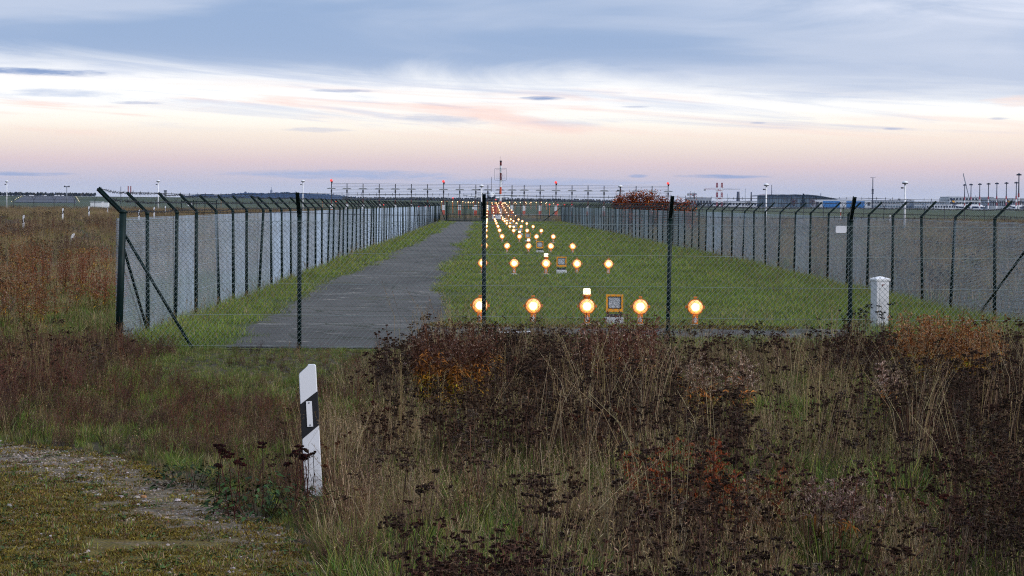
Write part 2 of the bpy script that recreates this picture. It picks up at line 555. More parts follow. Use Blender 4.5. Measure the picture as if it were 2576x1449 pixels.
def gravel_material():
    t = MT('mossy_gravel')
    moss = t.mix(t.step(t.noise(2.5, 5.0, 5), .35, .65), (.115, .083, .016), (.16, .120, .026))
    moss = t.mix(t.math('MULTIPLY', t.step(t.noise(7, 14, 5, .6, 8), .45, .7), .7), moss, (.05, .055, .014))
    moss = t.mix(t.math('MULTIPLY', t.step(t.noise(4, 9, 5, .6, 18), .52, .72), .7), moss, (.11, .055, .022))
    sid = t.voro(38.0, 'Color')
    sp = t.nt.nodes.new('ShaderNodeSeparateColor'); t.nt.links.new(sid, sp.inputs[0])
    stone = t.mix(sp.outputs[0], (.085, .064, .046), (.25, .21, .17))
    # stones lie bare along the track's edge and in patches
    f = t.step(t.noise(1.0, 2.0, 6, .65, 5), .50, .66)
    strip = t.step(t.math('SUBTRACT', t.y, t.math('ADD', 13.0, t.math('MULTIPLY', t.x, -1.62))), -2.0, -.5)
    f = t.math('MINIMUM', t.math('ADD', t.math('MULTIPLY', f, .55), t.math('MULTIPLY', strip, t.step(t.noise(6, 9, 5), .3, .6))), 1.0)
    c = t.mix(f, moss, stone)
    d = t.voro(38.0)
    return t.done(c, t.math('ADD', t.math('MULTIPLY', t.noise(30.0, None, 6), 1.2), t.math('MULTIPLY', d, -1.0)), .8, .03)


xs = np.unique(np.concatenate([np.linspace(-4500, -300, 30), np.linspace(-300, -30, 28), np.linspace(-30, 30, 61), np.linspace(30, 300, 28), np.linspace(300, 4500, 30)]))
ys = np.unique(np.concatenate([np.linspace(-60, 60, 60), np.linspace(60, 450, 40), np.linspace(450, 2600, 87), np.linspace(2600, 9500, 20)]))
def gz(x, y):
    return terr(x, y)
tag(link('ground', grid_mesh('ground', xs, ys, gz, ground_material())), 'flat weedy ground reaching to the airfield and the horizon', 'ground', None, 'structure')

# corners of the fenced strip
CL = at(298, 876); CL.z = 0
YF = CL.y
GL, GR = at(1106, 558), at(1411, 560)
YG = (GL.y + GR.y) / 2
XL0, XL1 = CL.x, GL.x
XR0, XR1 = 10.18, GR.x
def xl(y): return XL0 + (XL1 - XL0) * (y - YF) / (YG - YF)
def xr(y): return XR0 + (XR1 - XR0) * (y - YF) / (YG - YF)

MLAWN = lawn_material()
lv = MB()
ny = 80
for k in range(ny + 1):
    y = YF - .1 + (YG - YF + .4) * (k / ny)
    lv.v += [(xl(y) + .05, y, .006), (xr(y) - .05, y, .006)]
lv.f = [(2 * k, 2 * k + 1, 2 * k + 3, 2 * k + 2) for k in range(ny)]
lv.mi = [0] * ny; lv.sm = [False] * ny
tag(lv.build('lawn', MLAWN), 'mown green lawn between the two long fences', 'lawn', None, 'structure')


def strip(name, ys_, left, right, z, mat):
    b = MB()
    for y in ys_:
        b.v += [(left(y), y, z), (right(y), y, z)]
    n = len(ys_) - 1
    b.f = [(2 * k, 2 * k + 1, 2 * k + 3, 2 * k + 2) for k in range(n)]
    b.mi = [0] * n; b.sm = [False] * n
    return b.build(name, mat)


def wob(seed, amp, sc):
    r = np.random.RandomState(seed); ph = r.uniform(0, 6.28, 6); fr = sc * np.array([.13, .31, .7, 1.5, 3.1, 6.3]); am = np.array([1, .8, .5, .4, .3, .25])
    return lambda y: amp * float(np.sum(am * np.sin(fr * y + ph)))
wl, wr = wob(3, .10, 1.0), wob(5, .13, 1.0)
PL = lambda y: np.interp(y, [34, 40, 70, 145, 290], [-4.15, -4.25, -4.42, -4.0, -4.2]) + wl(y)
PR = lambda y: np.interp(y, [34, 40, 44, 55, 70, 145, 290], [-.2, -.45, -1.0, -1.25, -1.35, -1.3, -1.75]) + wr(y)
MASPH = asphalt_material()
tag(strip('path', np.arange(YF + .25, YG + 2, .22), PL, PR, .014, MASPH), 'cracked old asphalt service path leading to the far gate', 'path', None, 'structure')
wt, wb = wob(8, .05, 1.5), wob(9, .06, 1.5)
cb = MB()
xs_ = np.arange(-.9, 6.6, .2)
for x in xs_:
    cb.v += [(x, 37.3 + wb(x), .020), (x, 40.6 + wt(x), .020)]
n = len(xs_) - 1
cb.f = [(2 * k, 2 * k + 2, 2 * k + 3, 2 * k + 1) for k in range(n)]; cb.mi = [0] * n; cb.sm = [False] * n
tag(cb.build('pavement', MASPH), 'worn asphalt strip crossing in front of the nearest row of lamps', 'pavement', None, 'structure')
wm = MB()
p = [at(1252, 841), at(1330, 840), at(1340, 836), at(1262, 836.5)]
wm.add([(q.x, q.y, .026) for q in p], [(0, 1, 2, 3)])
tag(wm.build('painted_marking', M['white']), 'white painted patch on the asphalt strip behind the front fence', 'road marking', None, 'structure')

GBX, GBY = [-8, -4.5, -3.2, -2.0, -1.44, -.95, -.4, .2], [23.5, 20.6, 19.5, 16.8, 15.4, 13.4, 11.6, 9.5]
def gravel_edge(x):
    return np.interp(x, GBX, GBY)
gb = MB()
wg = wob(12, .09, 4.0)
gx = np.arange(-8, .2, .06)
for x in gx:
    gb.v += [(x, 6.0, .012), (x, float(gravel_edge(x)) + wg(x), .012)]
n = len(gx) - 1
gb.f = [(2 * k, 2 * k + 2, 2 * k + 3, 2 * k + 1) for k in range(n)]; gb.mi = [0] * n; gb.sm = [False] * n
tag(gb.build('gravel_track', gravel_material()), 'mossy gravel track with small pale stones in the near corner', 'gravel track', None, 'structure')

# the second runway, the taxiway aprons and the blue hills far behind
tarmac = material('runway_tarmac', (.05, .048, .055), .7, 0, .3, .15, .01)
rv = MB()
for k in range(13):
    t = k / 12
    y = 1650 + (2114 - 1650) * t
    xa, xb = atY(35 + (63.5 - 35) * t, 500, y).x, atY(193 + (185 - 193) * t, 500, y).x
    rv.v += [(xa, y, tz(xa, y) + .35), (xb, y, tz(xb, y) + .35)]
rv.f = [(2 * k, 2 * k + 1, 2 * k + 3, 2 * k + 2) for k in range(12)]; rv.mi = [0] * 12; rv.sm = [False] * 12
tag(rv.build('runway', tarmac), 'dark distant runway climbing over a rise at far left', 'runway', None, 'structure')
apron = material('apron_concrete', (.30, .29, .29), .8, 0, .2, .15, .01)
av = MB()
for (y0, y1, x0, x1) in ((1500, 1560, 90, 520), (1750, 2790, 200, 900)):
    for k in range(8):
        xa, xb = x0 + (x1 - x0) * k / 8, x0 + (x1 - x0) * (k + 1) / 8
        av.add([(xa, y0, tz(xa, y0) + .3), (xb, y0, tz(xb, y0) + .3), (xb, y1, tz(xb, y1) + .3), (xa, y1, tz(xa, y1) + .3)], [(0, 1, 2, 3)])
tag(av.build('apron', apron), 'pale concrete apron and taxiway in front of the airport buildings', 'apron', None, 'structure')
forest = material('hill_forest', (.012, .018, .018), .9, 0, .1, .5, .012)
for nm, Y, prof, lab in (
    ('hill', 9000, [(440, 500), (459, 493.5), (480, 491), (500, 489.5), (530, 488.5), (545, 491), (560, 489), (590, 486.5), (620, 484.6), (650, 485), (672, 486),
                    (700, 484.2), (720, 483.6), (745, 485), (765, 486), (790, 488), (815, 488), (840, 489.5), (870, 493), (900, 497), (960, 500), (1010, 503), (1040, 506)],
     'long blue forested hill on the horizon left of the masts'),
    ('hill', 9040, [(330, 503), (380, 498), (400, 495), (415, 494.5), (430, 497), (470, 499), (520, 500), (600, 502)], 'low pale hill left of the forested hill')):
    hb = MB()
    us = np.linspace(prof[0][0], prof[-1][0], 260)
    vs_ = np.interp(us, [q[0] for q in prof], [q[1] for q in prof]) + RNG.uniform(-.45, .35, len(us))
    K = 7
    for u, v in zip(us, vs_):
        p = atY(u, v, Y)
        for k in range(K):                    # a broad hill: foot in front, crest, foot behind
            t = k / (K - 1)
            hgt = math.sin(math.pi * min(max(t, 0), 1)) ** .7
            hb.v.append((p.x * (1 + (t - .5) * .12), Y + (t - .5) * 900, 3 + (p.z - 3) * hgt + (RNG.uniform(-1.5, 1.5) if 0 < k < K - 1 else 0)))
    n = len(us)
    hb.f = [(i * K + k, (i + 1) * K + k, (i + 1) * K + k + 1, i * K + k + 1) for i in range(n - 1) for k in range(K - 1)]
    hb.mi = [0] * len(hb.f); hb.sm = [True] * len(hb.f)
    tag(hb.build(nm, forest), lab, 'hill', None, 'structure')


# ------------------------------------------------------------------ chain-link fences
def link_mesh(L, H, cell, r, d, name, mat='wire'):       # woven panel in the XZ plane: one family of wires in front, one behind
    nx, nz = max(1, round(L / cell)) * 2, max(1, round(H / cell)) * 2
    dx, dz = L / nx, H / nz
    I, J = np.meshgrid(np.arange(nx), np.arange(nz), indexing='ij')
    I, J = I.ravel(), J.ravel()
    even = (I + J) % 2 == 0
    segs = []
    for fam, sgn in ((even, 1), (~even, -1)):
        i, j = I[fam], J[fam]
        z0 = j if sgn > 0 else j + 1
        z1 = j + 1 if sgn > 0 else j
        a = np.stack([i * dx, np.full(len(i), 0.0), z0 * dz], 1)
        b = np.stack([(i + 1) * dx, np.full(len(i), 0.0), z1 * dz], 1)
        ymid = d * sgn
        bul = lambda p: .020 * np.sin(np.pi * p[:, 0] / L) * np.sin(np.pi * np.clip(p[:, 2] / H, 0, 1)) + .003 * np.sin(p[:, 0] * 5 + p[:, 2] * 3)
        a[:, 1] = ymid + bul(a); b[:, 1] = ymid + bul(b)
        segs.append((a, b, sgn))
    V, F = [], []
    base = 0
    for a, b, sgn in segs:
        t = b - a; t /= np.linalg.norm(t, axis=1, keepdims=True)
        u = np.array([0, 1.0, 0]); w = np.cross(t, u)
        w /= np.linalg.norm(w, axis=1, keepdims=True)
        ring = []
        for k in range(3):
            an = 2 * math.pi * k / 3 + .5
            off = (u * math.cos(an) + w * math.sin(an)) * r
            ring += [a + off, b + off]
        vv = np.stack(ring, 1).reshape(-1, 3)
        n = len(a)
        V.append(vv)
        q = np.arange(n)[:, None] * 6 + base
        for k in range(3):
            k2 = (k + 1) % 3
            F.append(np.hstack([q + 2 * k, q + 2 * k + 1, q + 2 * k2 + 1, q + 2 * k2]))
        base += n * 6
    me = bpy.data.meshes.new(name)
    me.from_pydata(np.vstack(V).tolist(), [], np.vstack(F).tolist())
    me.materials.append(M[mat])
    return me


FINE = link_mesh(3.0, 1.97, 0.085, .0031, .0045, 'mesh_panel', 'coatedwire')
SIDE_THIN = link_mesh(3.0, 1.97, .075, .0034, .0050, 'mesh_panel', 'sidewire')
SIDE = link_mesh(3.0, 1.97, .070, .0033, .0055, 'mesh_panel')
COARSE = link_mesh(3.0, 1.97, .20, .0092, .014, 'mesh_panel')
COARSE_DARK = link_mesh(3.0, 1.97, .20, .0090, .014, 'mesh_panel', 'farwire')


def post_mesh(h, r):
    b = MB()
    b.smooth = True
    b.tube((0, 0, -.1), (0, 0, h), r, r, 10)
    b.lathe([(r * 1.12, h - .03), (r * 1.12, h), (r * .5, h + .02)], 10)
    return b.mesh('post', M['green'])


def arm_mesh(dx, dz, w=.05, t=.012):         # folded steel arm leaning out over the fence (towards +X)
    b = MB()
    a, e = Vector((0, 0, -.10)), Vector((dx, 0, dz))
    b.box((0, 0, -.06), (w, w, .12))
    ax = (e - Vector((0, 0, 0))).normalized()
    nrm = Vector((-ax.z, 0, ax.x))
    for yo, tt, ww in ((-w / 2, t, w), (0, w, t)):
        s0, s1 = Vector((0, yo, 0)) - ax * .02, Vector((dx, yo, dz))
        pts = [s0 - nrm * ww / 2, s1 - nrm * ww / 2, s1 + nrm * ww / 2, s0 + nrm * ww / 2]
        b.prism([q - Vector((0, tt / 2, 0)) for q in pts], (0, tt, 0))
    return b.mesh('arm', M['green'])


def barbed_mb(pts, r, step, barb, seed=0):   # strand of twisted wire with barbs
    rr = random.Random(seed)
    b = MB()
    b.poly(pts, r, 3)
    acc = 0
    for a, e in zip(pts[:-1], pts[1:]):
        L = (e - a).length
        t = (e - a) / L
        s = rr.uniform(0, step)
        while s < L:
            q = a + t * s
            for _ in range(2):
                o = Vector((rr.uniform(-1, 1), rr.uniform(-1, 1), rr.uniform(-1, 1)))
                o = (o - t * o.dot(t)).normalized() * barb
                b.tube(q - o, q + o, r * .9, r * .5, 3, False)
            s += step * rr.uniform(.85, 1.15)
    return b


def sag(a, b, s, n=4):
    return [a + (b - a) * (k / n) + Vector((0, 0, -s * 4 * (k / n) * (1 - k / n))) for k in range(n)]


POST = post_mesh(2.06, .033)
POSTBIG = post_mesh(2.10, .055)
ARM = arm_mesh(.34, .34)
ARMBIG = arm_mesh(.40, .37, .075)
fr = random.Random(4)


def fence(name, label, P, out_angle, lean, big_ends=(), bare=()):
    """P: post foot points in order; out_angle: heading of the arms; mesh hung on the outer side."""
    f = thing(name, label, 'fence', P[0])
    o = Vector(P[0])
    tips = []
    for i, p in enumerate(P):
        tl = Euler((fr.gauss(0, lean), fr.gauss(0, lean), 0))
        if i in bare:                         # this corner is carried by the other fence's post
            tips.append([p + Vector((0, 0, 2.06 + .34 * t)) for t in (.97, .55, .12)])
            continue
        big = i in big_ends
        po = link('post', POSTBIG if big else POST, f, p - o, tl)
        ar = link('arm', ARMBIG if big else ARM, po, (0, 0, 2.06), (0, 0, out_angle))
        m = tl.to_matrix()
        d = Vector((math.cos(out_angle), math.sin(out_angle), 0))
        k = 1.15 if big else 1.0
        tips.append([p + m @ (Vector((0, 0, 2.06)) + d * (.34 * t * k) + Vector((0, 0, .34 * t * k))) for t in (.97, .55, .12)])
    out = Vector((math.cos(out_angle), math.sin(out_angle), 0))
    for a, b in zip(P[:-1], P[1:]):
        L = (b - a).length
        mid = ((a + b) / 2)
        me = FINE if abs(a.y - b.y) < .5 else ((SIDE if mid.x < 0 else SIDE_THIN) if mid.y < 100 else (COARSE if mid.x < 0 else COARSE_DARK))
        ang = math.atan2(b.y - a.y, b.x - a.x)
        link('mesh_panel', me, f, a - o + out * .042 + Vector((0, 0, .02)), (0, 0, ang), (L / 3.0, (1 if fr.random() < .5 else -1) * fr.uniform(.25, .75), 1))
    for k in range(5):                        # plain line wires that hold the mesh
        b = MB()
        for a, e in zip(P[:-1], P[1:]):
            b.poly(sag(a - o + out * .05 + Vector((0, 0, .06 + k * .475)), e - o + out * .05 + Vector((0, 0, .06 + k * .475)), .006, 2) + [e - o + out * .05 + Vector((0, 0, .06 + k * .475))], .0026, 4)
        b.build('line_wire', M['coatedwire'] if bare else M['wire'], f)
    for s in range(3):
        pts = []
        for a, e in zip(tips[:-1], tips[1:]):
            pts += sag(a[s] - o, e[s] - o, fr.uniform(.005, .035), 3)
        pts.append(tips[-1][s] - o)
        # barbs only where they can be told apart
        near = [q for q in pts if q.y + o.y < 130]
        far = [q for q in pts if q.y + o.y >= 130]
        b = barbed_mb(near, .0042, .12, .026, s) if len(near) > 1 else MB()
        if len(far) > 1:
            b2 = barbed_mb(([near[-1]] if near else []) + far, .008, .30, .04, s + 9)
            b.add(b2.v, b2.f)
        b.build('barbed_wire', M['darkwire'], f)
    return f, o


ly = [YF, 37.1, 40.4, 43.3, 47.1, 49.8, 52.5, 55.4, 58.7, 61.7, 64.6, 67.5, 70.5, 74, 76.8]
while ly[-1] < YG - 4.2:
    ly.append(ly[-1] + 3.03 + fr.uniform(-.25, .25))
ly.append(YG)
left_f, lo = fence('chain_link_fence', 'long silvery chain-link fence on green posts running left of the asphalt path', [Vector((xl(y), y, 0)) for y in ly], math.pi, .019, (0,))
ry = [YF, 37.7, 41.0, 44.4, 48.6, 51.7, 55.5, 59.1, 62.4, 65.9, 69.4, 72.9, 76.8]
while ry[-1] < YG - 4.8:
    ry.append(ry[-1] + 3.5 + fr.uniform(-.3, .3))
ry.append(YG)
right_f, ro = fence('chain_link_fence', 'long chain-link fence on green posts running right of the lamp rows', [Vector((xr(y), y, 0)) for y in ry], 0.0, .015, (0,))
fx = [atY(u, 700, YF).x for u in (754, 1218.5, 1681, 2140)]
fx += [fx[-1] + 2.83, XR0 - .12]
front_f, fo = fence('chain_link_fence', 'front chain-link fence with barbed wire crossing the near end of the lawn',
                    [Vector((CL.x + .12, YF, 0))] + [Vector((x, YF, 0)) for x in fx], -math.pi / 2, .006, (), (0,))


def brace(parent, o, a, b, r=.024):
    m = MB(); m.smooth = True
    m.tube(Vector(a) - o, Vector(b) - o, r, r, 8)
    m.build('brace', M['green'], parent)
brace(front_f, fo, (CL.x + .06, YF + .05, 1.78), (at(505, 869).x, YF + .05, -.05))
brace(left_f, lo, (CL.x + .04, YF + .02, 1.65), (xl(37.5), 37.3, -.05))
brace(right_f, ro, (xr(41.0) - .05, 41.0, 1.75), (xr(45.9) - .06, 45.9, -.05))

# end fence with the gate, behind the last lamps
gt = YG
end_pts = [GL.x + .05, atY(1124, 540, gt).x]
end_f = thing('chain_link_fence', 'short far fence on thin posts right of the barred gate', 'fence', (0, gt, 0))
ex = [atY(u, 540, gt).x for u in (1213.5, 1245, 1298, 1351, 1379)] + [GR.x]
for i, x in enumerate(ex):
    link('post', POST, end_f, (x, 0, 0), (0, 0, 0), (1.15, 1.15, 1.0))
for a, b in zip(ex[:-1], ex[1:]):
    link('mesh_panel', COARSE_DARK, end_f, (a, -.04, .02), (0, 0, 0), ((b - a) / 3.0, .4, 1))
b = MB()
for z in (.08, 1.0, 1.97):
    b.tube((ex[0], -.05, z), (ex[-1], -.05, z), .012, .012, 4)
b.build('line_wire', M['wire'], end_f)
brace(end_f, Vector((0, gt, 0)), (GR.x - .1, gt, 1.9), (GR.x - 2.6, gt, -.05), .05)
lp_f = thing('fence_panel', 'narrow mesh panel between the left fence and the gate post', 'fence', (0, gt, 0))
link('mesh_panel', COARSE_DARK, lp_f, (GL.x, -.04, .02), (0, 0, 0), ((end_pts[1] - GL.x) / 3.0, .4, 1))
brace(lp_f, Vector((0, gt, 0)), (GL.x + .1, gt, 1.6), (GL.x + .75, gt, -.05), .04)

gx0, gx1 = atY(1124, 540, gt).x, atY(1211, 540, gt).x
gxm = atY(1170.5, 540, gt).x
gate = thing('double_gate', 'dark barred double gate closing the far end of the path', 'gate', (gxm, gt, 0))
for x, w in ((gx0, .2), (gx1, .14)):
    b = MB(); b.bevbox((x - gxm, 0, 1.28), (w, w, 2.6), .02); b.build('gate_post', M['green'], gate)
for x0, x1 in ((gx0 + .14, gxm - .03), (gxm + .03, gx1 - .12)):
    b = MB()
    b.box(((x0 + x1) / 2 - gxm, 0, .14), (x1 - x0 - .16, .06, .08)); b.box(((x0 + x1) / 2 - gxm, 0, 1.98), (x1 - x0 - .16, .06, .08))
    b.box((x0 + .04 - gxm, 0, 1.06), (.08, .065, 1.92)); b.box((x1 - .04 - gxm, 0, 1.06), (.08, .065, 1.92))
    lf = b.build('gate_leaf', M['green'], gate)
    nb = 12
    bar = MB(); bar.box((0, 0, 1.06), (.035, .035, 1.76)); bm = bar.mesh('bar', M['green'])
    for k in range(1, nb):
        link('bar', bm, lf, (x0 + (x1 - x0) * k / nb - gxm, 0, 0))

# airfield perimeter fence: Y-topped posts with barbed wire and a coil of razor wire
PY = 345.0
per = thing('perimeter_fence', 'distant perimeter fence with Y-shaped post tops and a coil of razor wire', 'fence', (0, PY, 0))
b = MB()
b.tube((0, 0, -.1), (0, 0, 2.35), .045, .045, 6)
for s in (-1, 1):
    b.tube((0, 0, 2.3), (.33 * s, 0, 2.85), .04, .035, 5)
yp = b.mesh('post', M['dgrey'])
px = []
x = -92.0
while x < 100:
    px.append(x); x += 3.13
PMESH = link_mesh(3.0, 1.97, .30, .006, .01, 'mesh_panel')
for x in px:
    link('post', yp, per, (x, 0, 0), (0, 0, fr.uniform(-.25, .25)))
for a, c in zip(px[:-1], px[1:]):
    link('mesh_panel', PMESH, per, (a, .05, .05), (0, 0, 0), ((c - a) / 3, .3, 1.15))
for dx, z in ((-.3, 2.82), (.3, 2.82), (0, 2.4)):
    bb = barbed_mb([Vector((x, dx, z + fr.uniform(-.03, .03))) for x in px], .008, .5, .035, 5)
    bb.build('barbed_wire', M['darkwire'], per)
b = MB()
pts = []
n = int((px[-1] - px[0]) / .42)
for k in range(n * 10):
    a = k / 10 * 2 * math.pi
    pts.append(Vector((px[0] + k / 10 * .42, .3 * math.cos(a), 2.95 + .3 * math.sin(a))))
b.poly(pts, .0065, 3)
b.build('razor_wire_coil', M['grey'], per)


# ------------------------------------------------------------------ approach lamps
def approach_lamp():
    t = thing('approach_light', '', 'approach light')
    b = MB(); b.smooth = False
    b.lathe([(.16, 0), (.155, .02), (.07, .05), (.06, .055)], 18); b.build('base_plate', M['offwhite'], t)
    b = MB(); b.bevbox((0, 0, .135), (.10, .10, .17), .008)
    b.box((0, -.052, .17), (.108, .012, .012)); b.box((0, -.052, .11), (.108, .012, .012))
    b.build('pole', M['orange'], t)
    b = MB(); b.smooth = True
    pts = [Vector((.028 * math.cos(a) * (1 if a < 4.4 else .7), -.066, .125 + .042 * math.sin(a))) for a in np.linspace(-.9, 4.9, 14)] + [Vector((.0, -.064, .20))]
    b.poly(pts, .006, 5); b.build('cable_loop', M['white'], t)
    b = MB(); b.smooth = True
    b.lathe([(.07, -.20), (.12, -.14), (.14, -.04), (.153, -.02), (.153, .02), (.149, .022), (.146, -.005)], 20, (0, 0, .37), '-Y')
    b.smooth = False
    b.box((0, .02, .55), (.06, .05, .03)); b.box((.168, .02, .37), (.03, .05, .05)); b.box((-.168, .02, .37), (.03, .05, .05))
    h = b.build('housing', M['orange'], t)
    b = MB(); b.smooth = True
    b.lathe([(.148, .004), (.146, .014), (.130, .018)], 20, (0, 0, .37), '-Y'); b.build('rim', M['lamp_edge'], h)
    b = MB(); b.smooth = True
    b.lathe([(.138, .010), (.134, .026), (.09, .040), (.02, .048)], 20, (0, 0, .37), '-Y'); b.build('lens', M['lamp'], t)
    return t


def add_beacon(t):
    b = MB(); b.smooth = True
    b.lathe([(.06, .48), (.06, .545), (.082, .55), (.082, .585), (.06, .59)], 16, (0, .09, 0))
    k = b.build('beacon_mount', M['orange'], t)
    b = MB(); b.smooth = True
    b.lathe([(.066, .585), (.068, .60), (.068, .68), (.060, .70)], 16, (0, .09, 0)); b.build('beacon_lens', M['lampwhite'], t)


def grid_glass():
    t = MT('prismatic_glass', .25)
    d = t.voro(70.0)
    c = t.mix(t.step(d, .15, .6), (.80, .82, .84), (.34, .35, .37))
    t.b.inputs['Specular IOR Level'].default_value = .6
    return t.done(c, d, .5, .01)
MG = grid_glass()


def flash_unit():
    t = thing('flash_unit', '', 'strobe light')
    b = MB(); b.bevbox((0, 0, .085), (.33, .30, .17), .01); b.build('base', M['offwhite'], t)
    b = MB(); b.box((0, .02, .20), (.26, .10, .05)); b.box((-.12, .02, .245), (.03, .06, .09)); b.box((.12, .02, .245), (.03, .06, .09)); b.build('bracket', M['black'], t)
    b = MB()
    for (cx, cz, w, h) in ((0, .575, .32, .035), (0, .30, .32, .055), (-.1425, .44, .035, .235), (.1425, .44, .035, .235)):
        b.box((cx, -.01, cz), (w, .05, h))
    b.box((0, .09, .435), (.28, .15, .26)); b.build('frame', M['yelloworange'], t)
    b = MB()
    for (cx, cz, w, h) in ((0, .549, .25, .016), (0, .336, .25, .016), (-.117, .4425, .016, .197), (.117, .4425, .016, .197)):
        b.box((cx, -.006, cz), (w, .03, h))
    b.build('gasket', M['black'], t)
    b = MB(); b.box((0, 0.0, .4425), (.218, .03, .197)); b.build('lens', MG, t)
    return t


CX = 1.86
rows = [41.4 + 30 * k for k in range(9)]
ROWN = ['nearest', 'second', 'third', 'fourth', 'fifth', 'sixth', 'seventh', 'eighth', 'ninth']
POSN = ['leftmost', 'second from the left', 'middle', 'second from the right', 'rightmost']
proto, pflash = approach_lamp(), flash_unit()
first, firstf = True, True
for r, Y in enumerate(rows):
    for k in range(5):
        o = proto if first else copy_tree(proto)
        o.location = (CX + k - 2 + R.uniform(-.015, .015), Y + R.uniform(-.05, .05), .0)
        o.rotation_euler = (0, R.uniform(-.02, .02), R.uniform(-.04, .04))
        pn = POSN[k]
        o['label'] = ('lit approach lamp, %s in the %s row of five' % (pn, ROWN[r])) + (', below a beacon' if k == 2 else '')
        o['group'] = 'lit approach lamps on the lawn'
        first = False
    mid = [o for o in COL.objects if o.name.startswith('approach_light') and abs(o.location.y - Y) < 1 and abs(o.location.x - CX) < .3][0]
    add_beacon(mid)
    f = pflash if firstf else copy_tree(pflash)
    firstf = False
    f.location = (CX + .51, Y + .05, .0)
    f.rotation_euler = (0, 0, R.uniform(-.05, .05))
    f['label'] = 'square unlit glass lamp in a yellow frame beside the middle lamp of the %s row' % ROWN[r]
    f['group'] = 'square flash units beside the lamp rows'

# lamps on poles beyond the gate, climbing towards the runway
b = MB(); b.tube((0, 0, -1), (0, 0, -.12), .05, .05, 6); b.smooth = True
b.lathe([(.06, -.15), (.14, -.02), (.14, .02)], 10, (0, 0, 0), '-Y')
far_body = b.mesh('approach_light', M['orange'])
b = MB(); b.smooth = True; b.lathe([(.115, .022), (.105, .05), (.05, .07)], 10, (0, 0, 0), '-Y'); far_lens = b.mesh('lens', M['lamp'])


def far_lamp(x, y, z, label, group, sc=1.0, lens=None, name='approach_light', cat='approach light'):
    o = link(name, far_body, None, (x, y, z), None, (sc, sc, sc))
    tag(o, label, cat, group)
    pb = MB(); pb.tube((0, 0, (tz(x, y) - z) / sc), (0, 0, -.95), .05, .05, 5)
    if z - tz(x, y) > 1:
        pb.build('pole', M['orange'], o)
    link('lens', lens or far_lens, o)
    return o


frows = [311.4 + 30 * k for k in range(11)]
RW = ['tenth', 'eleventh', 'twelfth', 'thirteenth', 'fourteenth', 'fifteenth', 'sixteenth', 'seventeenth', 'eighteenth', 'nineteenth', 'twentieth']
for r, Y in enumerate(frows):
    z = min(.70 + .31 * r, 2.6)
    for k in range(5):
        x = CX + k - 2
        far_lamp(x, Y, z, 'lit lamp beyond the gate, %s in the %s row from the front' % (POSN[k], RW[r]), 'lit lamps beyond the gate')
cbx = [-13.4, -11.9, -10.3, -8.8, -7.3, -5.7, -4.2, -2.7, 6.2, 7.8, 9.3, 10.9, 12.4, 13.9, 15.4, 16.9]
for i, x in enumerate(cbx):
    far_lamp(x, 645, 2.9 + R.uniform(-.08, .08), '%s warm lamp from the left on the far crossbar beyond the gate' % ORD[i], 'lamps of the far crossbar', 1.25)
for i, (u, v) in enumerate(((1124, 510), (1171.5, 510), (1177, 509.6), (1183, 509.6), (1189, 509.8), (1196, 510), (1293, 511.6), (1299, 511.6), (1318, 511.5), (1325, 511.6), (1333, 511.6), (1372, 512), (1392, 512))):
    p = atY(u, v, 900)
    far_lamp(p.x, 900, p.z, '%s small white runway lamp from the left in the faint line behind the crossbar' % ORD[i], 'small white runway lamps', 1.0,
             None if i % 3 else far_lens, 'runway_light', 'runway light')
bl = MB(); bl.smooth = True; bl.lathe([(.17, -.1), (.2, .0), (.14, .15), (.03, .2)], 10); red_lens = bl.mesh('lens', M['redlamp'])
for i, (u, v, Y) in enumerate(((812, 507, 700), (845, 506.5, 700), (965, 515.5, 430), (1054.5, 520, 420), (1068.5, 519.3, 420), (1079, 518.7, 420), (1139.5, 498.2, 430), (1382.5, 514.5, 400), (1403, 515.2, 400), (1420, 515.2, 400), (1439, 516, 400), (556, 502, 900))):
    p = atY(u, v, Y)
    o = thing('red_marker_light', '%s small red marker light from the left along the airfield edge' % ORD[i], 'marker light', (p.x, Y, p.z), 0, 'small red marker lights')
    link('lens', red_lens, o, (0, 0, 0), None, (.7, .7, .7))
    b = MB(); b.tube((0, 0, tz(p.x, Y) - p.z), (0, 0, -.05), .05, .05, 6); b.build('post', M['orange'], o)

# ------------------------------------------------------------------ things beyond the gate
AY = 437.0
us = [195, 355, 520, 687, 853, 1018, 1185, 1350, 1517, 1682, 1806, 1930, 2055, 2180, 2345, 2508] + [2508 + 165 * k for k in range(1, 8)]
us = [(1250 + z / 2.576) * .6289 for z in us]
ax = [atY(u, 510, AY).x for u in us]
arr = thing('antenna_array', 'wide localizer antenna array of posts and wires on red and white pedestals', 'antenna array', (ax[11], AY, 0))
b = MB(); b.box((0, 0, .53), (.52, .45, 1.06)); pr = b.mesh('pedestal', M['redorange'])
b = MB(); b.box((0, 0, 1.58), (.519, .449, 1.04)); pw = b.mesh('white_band', M['white'])
b = MB(); b.box((0, 0, 4.3), (.15, .15, 3.6)); b.box((0, -.1, 4.55), (.28, .25, .55)); pp = b.mesh('post', M['dgrey'])
b = MB(); b.box((0, 0, 2.55), (.2, .2, .9)); pf = b.mesh('post_foot', M['maroon'])
b = MB()
ol = [(-.9, 0)] + [(.9 * math.cos(a), .24 * math.sin(a) ** .8) for a in np.linspace(math.pi * .97, math.pi * .03, 12)] + [(.9, 0)]
b.prism([(x, -.45, 4.98 + z) for x, z in ol], (0, .22, 0)); pd = b.mesh('antenna', M['grey'])
